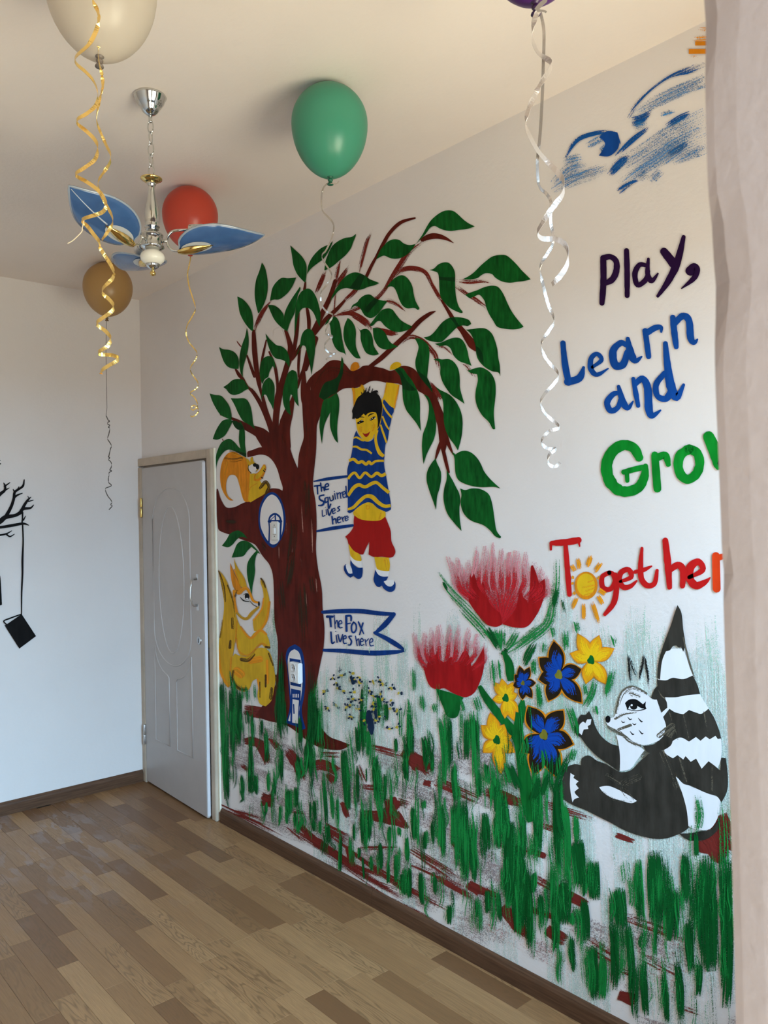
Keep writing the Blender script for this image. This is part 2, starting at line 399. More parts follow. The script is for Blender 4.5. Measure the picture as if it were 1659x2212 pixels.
def seen(s):
    for fx in (.02, .5, .98):
        for fy in (.05, .95):
            q = project((s[0]+(s[1]-s[0])*fx, s[2]+(s[3]-s[2])*fy, 0))
            if -10 < q[0] < 1669 and -10 < q[1] < 2230: return True
    return False
vis = [s for s in strips if seen(s)]; hid = [s for s in strips if not seen(s)]
vis.sort(key=lambda s: (Vector(((s[0]+s[1])/2, (s[2]+s[3])/2, 0))-CAM).length)
hid = vis[290:]+hid; vis = vis[:290]
proto = {}
for s in vis:
    L_ = round(s[1]-s[0], 3); W_ = round(s[3]-s[2], 4)
    if (L_, W_) not in proto:
        V, F = strip_geo(-L_/2, L_/2, -W_/2, W_/2, 0); me = bpy.data.meshes.new('plank'); me.from_pydata(V, [], F); me.materials.append(fm); proto[(L_, W_)] = me
    o = bpy.data.objects.new('plank', proto[(L_, W_)]); COL.objects.link(o); o.parent = fl
    o.location = ((s[0]+s[1])/2, (s[2]+s[3])/2, rnd.uniform(-.00008, .00008))
V, F = [], []
for s in hid:
    v, f = strip_geo(*s, rnd.uniform(-.00008, .00008)); b = len(V); V += v; F += [tuple(i+b for i in q) for q in f]
mk('plank', V, F, fm, fl, kind='stuff')
# ------------------------------------------------------------------ skirting boards
def skirt_mat():
    t = NT('skirting_walnut'); g = t.geo()
    f = t.noise(1, t.mapping(g, (6, 6, 120)), 4)
    t.l(t.mix(t.ramp(f, .3, .7), (.066, .031, .016), (.125, .062, .033)), t.b.inputs['Base Color'])
    t.setb(Roughness=.55); t.b.inputs['Specular IOR Level'].default_value = .2; return t.m
sm = skirt_mat()
def skirting(name, a, b, inward, h=.072, t=.015):
    a = Vector(a); b = Vector(b); inw = Vector(inward); prof = [(0, 0), (t, 0), (t, h*.72), (t*.8, h*.86), (t*.45, h*.97), (.002, h), (0, h)]
    V = [p+inw*u+Vector((0, 0, v)) for p in (a, b) for u, v in prof]; n = len(prof)
    F = [(i, (i+1) % n, n+(i+1) % n, n+i) for i in range(n)]+[tuple(range(n))[::-1], tuple(range(n, 2*n))]
    return V, F
e = -.0008
V, F = skirting('s', (.935, e, 0), (2.19, e, 0), (0, -1, 0)); mk('baseboard_right', V, F, sm, kind='structure')
V, F = skirting('s', (2.1915, e, 0), (XN, e, 0), (0, -1, 0)); mk('baseboard_right', V, F, sm, kind='structure')
V, F = skirting('s', (0, -.03, 0), (0, -2.2, 0), (1, 0, 0)); mk('baseboard_back', V, F, sm, kind='structure')
V, F = skirting('s', (0, -2.2015, 0), (0, YL, 0), (1, 0, 0)); mk('baseboard_back', V, F, sm, kind='structure')
# ------------------------------------------------------------------ the door in the mural wall (slightly ajar)
frm = plain('door_frame_wood', (.47, .38, .29), .55, var=.14)
dpm = plain('door_grey_paint', (.46, .425, .405), .42, var=.03)
dem = plain('door_edge_paint', (.66, .64, .66), .45)
steel = plain('brushed_steel', (.62, .62, .62), .28, 1); brass = plain('brass', (.62, .43, .14), .3, 1)
door = bpy.data.objects.new('door_1', None); COL.objects.link(door); door.location = (.455, 0, 0); door['kind'] = 'structure'
DH = 2.005
def fr(x0, x1, y0, y1, z0, z1): return box_bm(x0, x1, y0, y1, z0, z1, .003)
bm_mk('frame_jamb', fr(-.001, .047, -.028, -.0015, 0, DH-.055), frm, door)
bm_mk('frame_jamb', fr(.868, .912, -.028, -.0015, 0, DH), frm, door)
bm_mk('frame_head', fr(-.001, .868, -.028, -.0015, DH-.048, DH), frm, door)
bm_mk('frame_stop', fr(.046, .868, -.012, -.0015, DH-.060, DH-.049), plain('stop_shadow_wood', (.30, .23, .17), .6), door)
bm_mk('frame_edging', box_bm(.9125, .929, -.012, -.0012, .05, DH+.004, .002), plain('edging_cream', (.80, .76, .62), .5), door, label='chipped cream edging strip on the right of the door frame')
TH = math.radians(2.0); HX, HY = .049, -.004
rot = Matrix.Translation((HX, HY, 0)) @ Matrix.Rotation(-TH, 4, 'Z')
SW, ST, ZB, ZT = .816, .020, .012, 1.944
def bead(pts, r=.0042, closed=True):
    """embossed bead on the leaf face (local x across, z up, face at y=-ST)"""
    V, F = tube([rot @ Vector((x, -ST, z)) for x, z in pts], r, 8, closed)
    return V, F
bm = box_bm(0, SW, -ST, 0, ZB, ZT, .003); bmesh.ops.transform(bm, matrix=rot, verts=bm.verts)
leaf = bm_mk('door_panel', bm, dpm, door)
bm = box_bm(SW-.0005, SW+.0025, -ST+.002, -.001, ZB+.01, ZT-.01); bmesh.ops.transform(bm, matrix=rot, verts=bm.verts)
bm_mk('door_edge', bm, dem, leaf)
def arc(cx, cz, rx, rz, a0, a1, n=18): return [(cx+rx*math.cos(math.radians(a0+(a1-a0)*i/n)), cz+rz*math.sin(math.radians(a0+(a1-a0)*i/n))) for i in range(n+1)]
beads = [
    arc(.405, 1.275, .170, .425, 0, 360, 48)[:-1],
    [(.155, .985), (.155, 1.64)]+arc(.405, 1.62, .25, .19, 178, 2, 18)+[(.655, 1.62), (.655, .985)]+arc(.405, .97, .25, -.19, 2, 178, 18),
    [(.155, .30), (.155, .86)]+arc(.37, .88, .21, -.17, 175, 100, 10)+[(.355, .70), (.355, .30)],
    [(.455, .30), (.455, .69)]+arc(.44, .88, .21, -.17, 82, 5, 10)+[(.655, .86), (.655, .30)],
]
for b_ in beads:
    V, F = bead(b_); mk('moulding', V, F, dpm, leaf, smooth=True)
def on_leaf(x, z, d=0): return rot @ Vector((x, -ST-d, z))
# pull handle, lock, hinges
hp = [on_leaf(.742, 1.295+i*.002, .001) for i in range(2)]
pts = [on_leaf(.742, 1.30, .004), on_leaf(.742, 1.30, .022), on_leaf(.742, 1.29, .034), on_leaf(.742, 1.255, .042), on_leaf(.742, 1.20, .043), on_leaf(.742, 1.165, .034), on_leaf(.742, 1.155, .022), on_leaf(.742, 1.155, .004)]
V, F = tube(pts, .0062, 10); hd = mk('pull_handle', V, F, steel, leaf, smooth=True)
for z in (1.31, 1.145):
    bm = box_bm(.731, .753, -ST-.004, -ST+.001, z-.017, z+.017, .0015); bmesh.ops.transform(bm, matrix=rot, verts=bm.verts); bm_mk('handle_plate', bm, steel, leaf)
V, F = lathe([(0, .005), (.010, .005), (.021, .004), (.0235, .0015), (.024, 0)], on_leaf(.752, .965), on_leaf(.752, .965, 1)-on_leaf(.752, .965), 24); mk('lock_rose', V, F, steel, leaf, smooth=True)
bm = box_bm(.749, .755, -ST-.0062, -ST-.004, .952, .976); bmesh.ops.transform(bm, matrix=rot, verts=bm.verts); bm_mk('keyhole', bm, M['rdark'], leaf)
for z, mt in ((1.70, brass), (.30, steel)):
    for dz in (-.031, .031):
        V, F = lathe([(0, -.029), (.0075, -.029), (.0085, -.026), (.0085, .026), (.0075, .029), (0, .029)], (HX-.003, -.031, z+dz), (0, 0, 1), 14); mk('hinge', V, F, mt, door, smooth=True)
bm_mk('lock_strike', box_bm(.866, .8695, -.031, -.006, .93, 1.07, .001), plain('old_brass', (.30, .22, .10), .4, 1), door, label='worn brass strike plate in the right jamb')
# white drips of paint on the leaf foot
V, F, = [], []
# ================================================================== the painted wall
mural = empty('mural', (2.3, 0, 0), 'hand-painted garden mural covering the right wall: brown tree, hanging boy, animals, tulips and lettering', 'mural')
# ---- thin washes and ground strokes come first
def ybase(x): return 1750+.538*(x-475)
def ytop(x): return float(np.interp(x, [470, 560, 640, 750, 880, 1000, 1200, 1320, 1450, 1600], [1490, 1555, 1600, 1640, 1570, 1600, 1680, 1760, 1850, 1860]))
def ywash(x): return float(np.interp(x, [470, 600, 690, 880, 940, 1050, 1180, 1300, 1420, 1600], [1350, 1330, 1400, 1290, 1240, 1300, 1240, 1300, 1290, 1330]))
R3 = random.Random(11)
wash = Strokes()
for i in range(150):
    x = R3.uniform(690, 1585) if i > 12 else R3.uniform(572, 600)
    t0 = R3.uniform(ywash(x), ytop(x)-10); ln = R3.uniform(90, 240)*(.55+.45*(x-470)/1100); w = R3.uniform(10, 28)*(.6+.5*(x-470)/1100)
    ld = R3.uniform(.12, .42)
    wash.add([(x, t0, w), (x+R3.uniform(-5, 8), t0+ln*.5, w*1.1), (x+R3.uniform(-8, 12), t0+ln, w)], cap='flat', fade=[ld*.4, ld, ld, ld*.9, ld*.5])
for i in range(26):
    x = R3.uniform(1090, 1560); t0 = R3.uniform(1330, 1560); ln = R3.uniform(130, 300); w = R3.uniform(24, 44); ld = R3.uniform(.3, .5)
    wash.add([(x, t0, w), (x+6, t0+ln*.5, w), (x+12, t0+ln, w)], cap='flat', fade=[ld*.4, ld, ld, ld, ld*.5])
pale = Strokes()
for i in range(230):
    x = R3.uniform(690, 1590) if i % 9 else R3.uniform(575, 600)
    lo = ywash(x)+R3.uniform(-30, 40); hi = ybase(x)-90*(.5+.6*(x-470)/1100); t0 = lo+(hi-lo)*R3.random()**1.15; sc = .55+.5*(x-470)/1100
    if i % 9 == 0: t0 = R3.uniform(1330, 1440)
    ln = R3.uniform(110, 300)*sc; w = R3.uniform(14, 46)*sc; ld = R3.uniform(.34, .60)
    pale.add([(x, t0, w*.8), (x+R3.uniform(-4, 6), t0+ln*.5, w), (x+R3.uniform(-6, 10), t0+ln, w*.9)], cap='flat', fade=[ld*.3, ld*.9, ld, ld*.9, ld*.35], ends=.7)
for i in range(30):
    x = R3.uniform(1200, 1590); t0 = R3.uniform(1340, 1620); ln = R3.uniform(150, 330); w = R3.uniform(34, 66); ld = R3.uniform(.42, .62)
    pale.add([(x, t0, w), (x+6, t0+ln*.5, w), (x+10, t0+ln, w)], cap='flat', fade=[ld*.4, ld, ld, ld, ld*.5], ends=.7)
pale.build('grass_haze', M['gpale'], mural, 'pale watery green haze behind the painted plants', 'stuff')
wash.build('grass_wash', M['gwash'], mural, 'faint pale green brush strokes behind the flowers', 'stuff')
mv = Strokes()
for i in range(120):
    x = R3.uniform(480, 1120) if i % 4 else R3.uniform(480, 1580); y0 = ytop(x)+20; y1 = ybase(x)-25; y = y0+(y1-y0)*R3.random(); sc = .55+.5*(x-470)/1100
    ln = R3.uniform(60, 180)*sc; w = R3.uniform(30, 80)*sc; ld = R3.uniform(.30, .46)
    mv.add([(x, y, w), (x+ln*.5, y+ln*.16, w), (x+ln, y+ln*.38, w*.8)], cap='flat', fade=[ld*.4, ld, ld, ld, ld*.4], ends=.6)
mv.build('ground_haze', M['gmauve'], mural, 'speckled grey-mauve scrubbed paint under the grass', 'stuff')
pk = Strokes()
for t in ('680,430,60 930,600,70', '950,520,50 1130,660,60', '1150,560,50 1330,680,60', '560,400,30 760,520,40', '1180,420,40 1380,520,50'): pk.add(P('X', t), cap='flat', load=.3)
for t in ('560,700,70 700,1030,60', '80,1000,40 520,1180,50', '640,1150,60 900,1330,60', '1150,1380,70 1600,1560,90', '880,560,60 1020,590,70', '470,400,50 560,500,60'): pk.add(P('V', t), cap='flat', load=.28)
for t in ('100,600,150 150,720,130', '300,800,60 330,960,60', '1000,1050,40 1040,1200,40', '0,1350,60 380,1500,60', '1340,1100,50 1400,1300,50'): pk.add(P('W', t), cap='flat', load=.26)
ground = Strokes(); gp = Strokes()
for t in ('250,200,90 520,250,100', '250,450,60 380,480,80 450,640,60', '600,520,60 680,640,80 740,780,50', '820,660,70 900,650,90 1025,705,70', '930,720,60 990,790,50', '390,930,110 500,945,100',
          '690,1110,40 800,1240,60 1000,1380,60 1200,1500,40', '880,495,50 1060,500,50', '1050,950,40 1100,1080,50', '1210,1050,70 1420,1085,90 1590,1165,20', '1420,920,70 1485,1100,90', '1540,540,60 1670,690,70', '1100,1310,60 1140,1480,40'):
    ground.add(P('V', t), cap='flat', fade=[.4, .82, .95, .98, .98, .95, .9, .75, .35], wob=.3)
for t in ('880,560,40 1030,570,50', '1500,940,50 1610,985,70', '1180,1330,40 1510,1320,30', '1100,1450,30 1300,1530,40 1450,1565,20', '650,1180,40 900,1340,50 1200,1560,40', '600,1160,15 750,1285,20', '950,1250,30 1005,1190,20', '640,1020,40 760,1045,30', '1290,500,60 1540,570,70', '1180,650,50 1240,800,50', '160,1020,40 330,1080,60 480,1130,40', '460,430,40 540,520,60', '230,650,30 290,690,40', '60,980,30 300,1100,40 560,1240,30', '1200,820,40 1420,850,60', '1000,1340,20 1240,1560,30 1500,1660,20'):
    gp.add(P('V', t), cap='flat', fade=[.4, .66, .62, .56, .3])
for t in ('110,240,90 240,320,110 350,410,90', '780,560,80 900,600,100 1090,665,80', '520,970,50 600,1050,60', '1140,1045,40 1285,1108,30', '-10,660,150 70,720,140', '60,730,50 165,865,20', '640,1310,70 745,1390,80', '780,1360,50 835,1425,40', '1390,1370,80 1610,1495,70', '930,1500,70 1010,1590,70', '280,490,50 345,505,50'):
    ground.add(P('W', t), cap='flat', fade=[.4, .82, .95, .98, .98, .95, .9, .75, .35], wob=.3)
for t in ('1260,660,50 1400,710,60 1660,790,60', '180,1030,60 420,1190,80 570,1280,60', '1190,1270,70 1400,1390,70', '0,1290,30 400,1490,40', '380,480,90 560,560,90 760,640,70', '1230,830,40 1400,900,60', '900,1000,40 1150,1060,60', '1100,1500,60 1400,1600,60'):
    gp.add(P('W', t), cap='flat', fade=[.4, .68, .64, .58, .3])
for t in ('1420,90,110 1512,170,100', '1475,20,70 1512,110,60', '665,360,30 715,420,50 775,490,10', '830,445,40 905,490,50', '870,295,40 985,355,30', '540,280,35 645,325,25', '1100,690,40 1165,712,50', '830,170,14 765,145,16', '1090,92,20 1160,118,16'):
    ground.add(P('X', t), cap='flat', fade=[.5, .9, .98, .98, .98, .95, .9, .75, .35], wob=.3)
for t in ('0,120,14 120,230,18 300,330,14', '20,90,10 150,190,16 380,360,12', '150,190,16 330,300,18 480,380,12', '60,170,12 240,300,14', '250,330,10 420,420,14', '0,60,30 90,110,34', '330,200,20 520,290,24', '420,250,24 560,330,20'): gp.add(P('X', t), cap='flat', fade=[.5, .75, .7, .6, .3])
for t in ('1110,390,40 1350,480,40', '1170,530,40 1340,625,50', '980,490,60 1110,570,60', '1100,595,30 1180,625,30', '1330,740,30 1410,765,30', '0,140,20 200,300,30 420,420,20', '100,260,20 300,360,16'):
    gp.add(P('X', t), cap='flat', fade=[.3, .5, .5, .45, .2])
pk.build('ground_haze', M['pinkdry'], mural, 'thin pink scrubbed paint along the foot of the mural', 'stuff')
gp.build('ground_stroke', M['brdry'], mural, 'dry red-brown ground strokes', 'stuff')
ground.build('ground_stroke', M['brdry'], mural, 'dense red-brown ground strokes', 'stuff')

# ---- the tree
tree = poly('painted_tree', 'P', '660,832 668,818 680,806 694,796 707,783 719,778 733,779 744,785 755,798 760,801 770,799 778,795 785,790 800,789.7 815,793 829,796 842,801 854,798 866,791 878,790.5 893,796 905,808 918,820 927,832 937,850 941,871 949.5,894.6 956,910 961,933.5 965,955 962,975 957,985 950,960 946,925 943,912 934,885 927.5,864 916,852 904,845 902,842 890,835.6 868,832 859,828.5 835.5,827 815,822.6 800,824 785,832 768,838 754.5,838 741,840 727.5,849 710,862 697,873 694,892 687,911 684,925 683,970 678,1020 676,1050 682,1087 684,1137 682.6,1187 687,1229 695,1271 697,1315 701,1357 699,1398 693,1429 685,1471 681.6,1502 685,1533 691,1565 710,1590 737,1601 757,1609 735,1620 695,1616 664,1600 639,1580 616,1566 575,1556 552,1545 590,1490 598,1459 600,1388 593,1340 590.5,1253 583,1222 571,1206 565,1198 550,1176 524,1166 496,1155 474,1146 470,1132 468,1109 467,1075 468,1056 471,1058 477,1078 489,1096 507.5,1095 524,1087 548,1078 568,1068 577,1060 587,1055 602,1056 610,1060 610.5,1052 605,1034.5 599,1014 590,997 578,985.6 563,982 548,985 534.5,988 534.5,976 545,972 558,967 566,966 555,948 549.7,941 524,925.6 501,907 475,897 478,893 501,901 519,908 534.5,915 551,920 568,925 580,933 589,942 596,944 602,925 606,905 615,895 628,893 622,930 625,960 632,985 643,1012 645,985 650,965 656,945 655,920 653,880 652,850', M['bark'], mural, label='painted red-brown tree with a long branch arching right over the boy', corner=75, n=4)
def BR(crop, t, **k):
    for one in t.split(';'): stroke('branch', crop, one, M['bark'], tree, **k)
BR('B', '1020,1330,190 1030,1100,150 1080,910,125 1130,760,60 1140,690,25;900,1250,70 840,1050,60 760,850,58 690,720,52 620,620,46 560,565,28 500,470,40 450,410,45 410,345,25')
BR('B', '940,1300,90 920,1050,80 935,850,82 960,680,92 1000,540,85 1050,350,70 1100,180,80 1110,60,70 1080,-60,50 1050,-150,40;1130,150,60 1160,60,50 1185,-100,50 1200,-250,46 1215,-380,25;1130,210,40 1200,110,50 1240,40,40')
BR('B', '870,1060,50 800,880,52 760,720,42 730,620,38 700,500,48 670,300,62 650,100,66 640,-100,50 640,-150,35;555,170,22 600,300,34 650,430,42;800,-30,18 760,150,30 740,250,26 722,400,24 725,560,22;838,120,22 880,220,32 920,350,40 945,550,36 940,700,40;1225,100,36 1212,300,32 1215,440,20;1330,110,50 1280,330,42 1230,470,40 1205,580,16;1285,380,30 1280,550,75 1290,720,90 1300,800,60')
BR('A', '1320,1090,34 1345,1250,48 1345,1372,40;1300,770,22 1290,860,38;1300,1880,60 1380,1640,70 1430,1490,70')
BR('C', '80,1680,70 140,1560,70 250,1330,62 320,1180,60 380,990,50;100,1690,40 250,1490,56 400,1350,48 500,1240,30;900,690,34 990,520,44 1080,370,44 1220,240,44 1400,184,22;770,950,40 840,800,40 900,690,34')
BR('D', '830,660,50 960,560,62 1080,450,62 1200,340,62 1330,220,62 1450,90,60 1580,-8,46 1660,-45,12')
BR('E', '190,460,50 300,418,75 400,418,66 500,450,40 590,502,6;440,1240,28 540,1400,46 600,1500,60 700,1620,70 790,1745,100 840,1810,110 900,1880,50')
BR('G', '565,-60,90 560,60,82 565,180,66 575,290,48 605,430,46 645,590,34;545,220,46 510,320,44 478,425,20;590,40,50 640,220,50 705,365,14')
BR('F', '430,1080,60 480,1230,70 540,1400,84 575,1540,92')
drb = Strokes()
for c, t in (('A', '640,1400,36 720,1210,56 780,1110,44 865,1000,20'), ('C', '380,1000,44 410,850,44 436,725,34'), ('C', '380,1060,56 470,930,56 560,790,16'), ('C', '120,1170,38 190,1010,56 258,845,44'), ('C', '490,1250,50 600,1150,54 690,1040,54 800,880,44'),
             ('C', '680,890,36 730,680,46 790,470,40 862,330,14'), ('C', '340,1430,34 520,1380,46 640,1350,56 800,1260,56 910,1210,50 1010,1100,44 1100,950,56 1200,800,70 1330,620,76 1480,500,66 1560,450,50'),
             ('C', '1140,930,24 1260,840,60 1400,830,64 1530,880,54 1600,1000,44 1650,1110,30'), ('E', '260,940,36 370,1130,44 440,1250,44'), ('C', '360,1440,40 540,1400,50 650,1440,84 780,1530,84 850,1610,44'), ('D', '860,160,24 1000,210,66 1100,235,66 1190,240,34'),
             ('F', '40,470,60 100,420,66 200,400,56 330,450,44 420,560,64 480,650,64 525,830,30'), ('F', '400,960,36 480,1080,64 560,1220,64'), ('A', '480,1600,20 420,1520,12'), ('H', '230,40,12 262,92,8')):
    drb.add(P(c, t), cap='flat', load=.76)
for c, t in (('E', '620,985,50 800,1000,56 950,990,44 1120,1018,16'), ('E', '620,1050,50 740,1140,46 860,1220,56 1005,1325,44'), ('C', '970,1220,26 1100,1250,70 1200,1300,56 1315,1395,20'), ('F', '480,520,44 600,540,34 712,645,14'), ('F', '820,740,46 900,800,44 985,935,28'), ('C', '350,1460,30 380,1120,20')):
    drb.add(P(c, t), cap='flat', load=.56)
drb.build('branch', M['barkdry'], tree, 'thin dry-brushed red-brown twigs', 'stuff')
dk = Strokes(); lt = Strokes()
for c, t, l in (('H', '1300,540,40 1300,760,60', .5), ('H', '1150,1020,80 1150,1250,110 1120,1500,100 1110,1680,80', .62), ('H', '280,1110,70 420,1110,60', .5), ('H', '740,1360,40 800,1480,50', .45), ('H', '990,1300,50 1010,1520,60', .3), ('L', '340,60,90 320,250,80 290,450,60', .6), ('L', '210,330,60 240,700,90', .5), ('L', '440,380,80 450,700,100 470,1000,80', .55), ('L', '590,250,30 610,600,40', .4), ('L', '550,1200,70 540,1500,80 560,1750,90', .5), ('L', '230,1100,60 240,1500,70', .5), ('B', '1040,1350,60 1010,1100,50', .35), ('B', '1330,900,60 1340,1300,60 1300,1600,60', .3), ('D', '100,1000,80 300,700,70 700,800,60 1100,800,50', .25), ('J', '40,700,70 30,1200,70', .55), ('J', '60,1900,60 100,2200,60', .5)):
    dk.add(P(c, t), cap='flat', load=l)
for c, t, l in (('L', '350,0,10 340,90,8', .6), ('L', '480,470,14 490,620,14', .5), ('L', '435,90,16 450,280,12', .45), ('L', '205,0,6 205,130,6', .7), ('H', '1250,860,10 1270,1250,16', .4), ('H', '1380,1000,20 1390,1500,20', .35), ('H', '780,110,10 870,230,10', .5), ('H', '1060,1050,30 1050,1300,30', .4), ('J', '80,1150,20 90,1450,20', .45), ('B', '1370,560,10 1366,620,6', .6), ('L', '590,330,14 600,500,14', .4)):
    lt.add(P(c, t), cap='flat', load=l)
dk.build('bark_streak', M['barkd'], tree, 'dark brown-green bark streaks', 'stuff'); lt.build('bark_scratch', M['barkl'], tree, 'pale scratches in the bark', 'stuff')
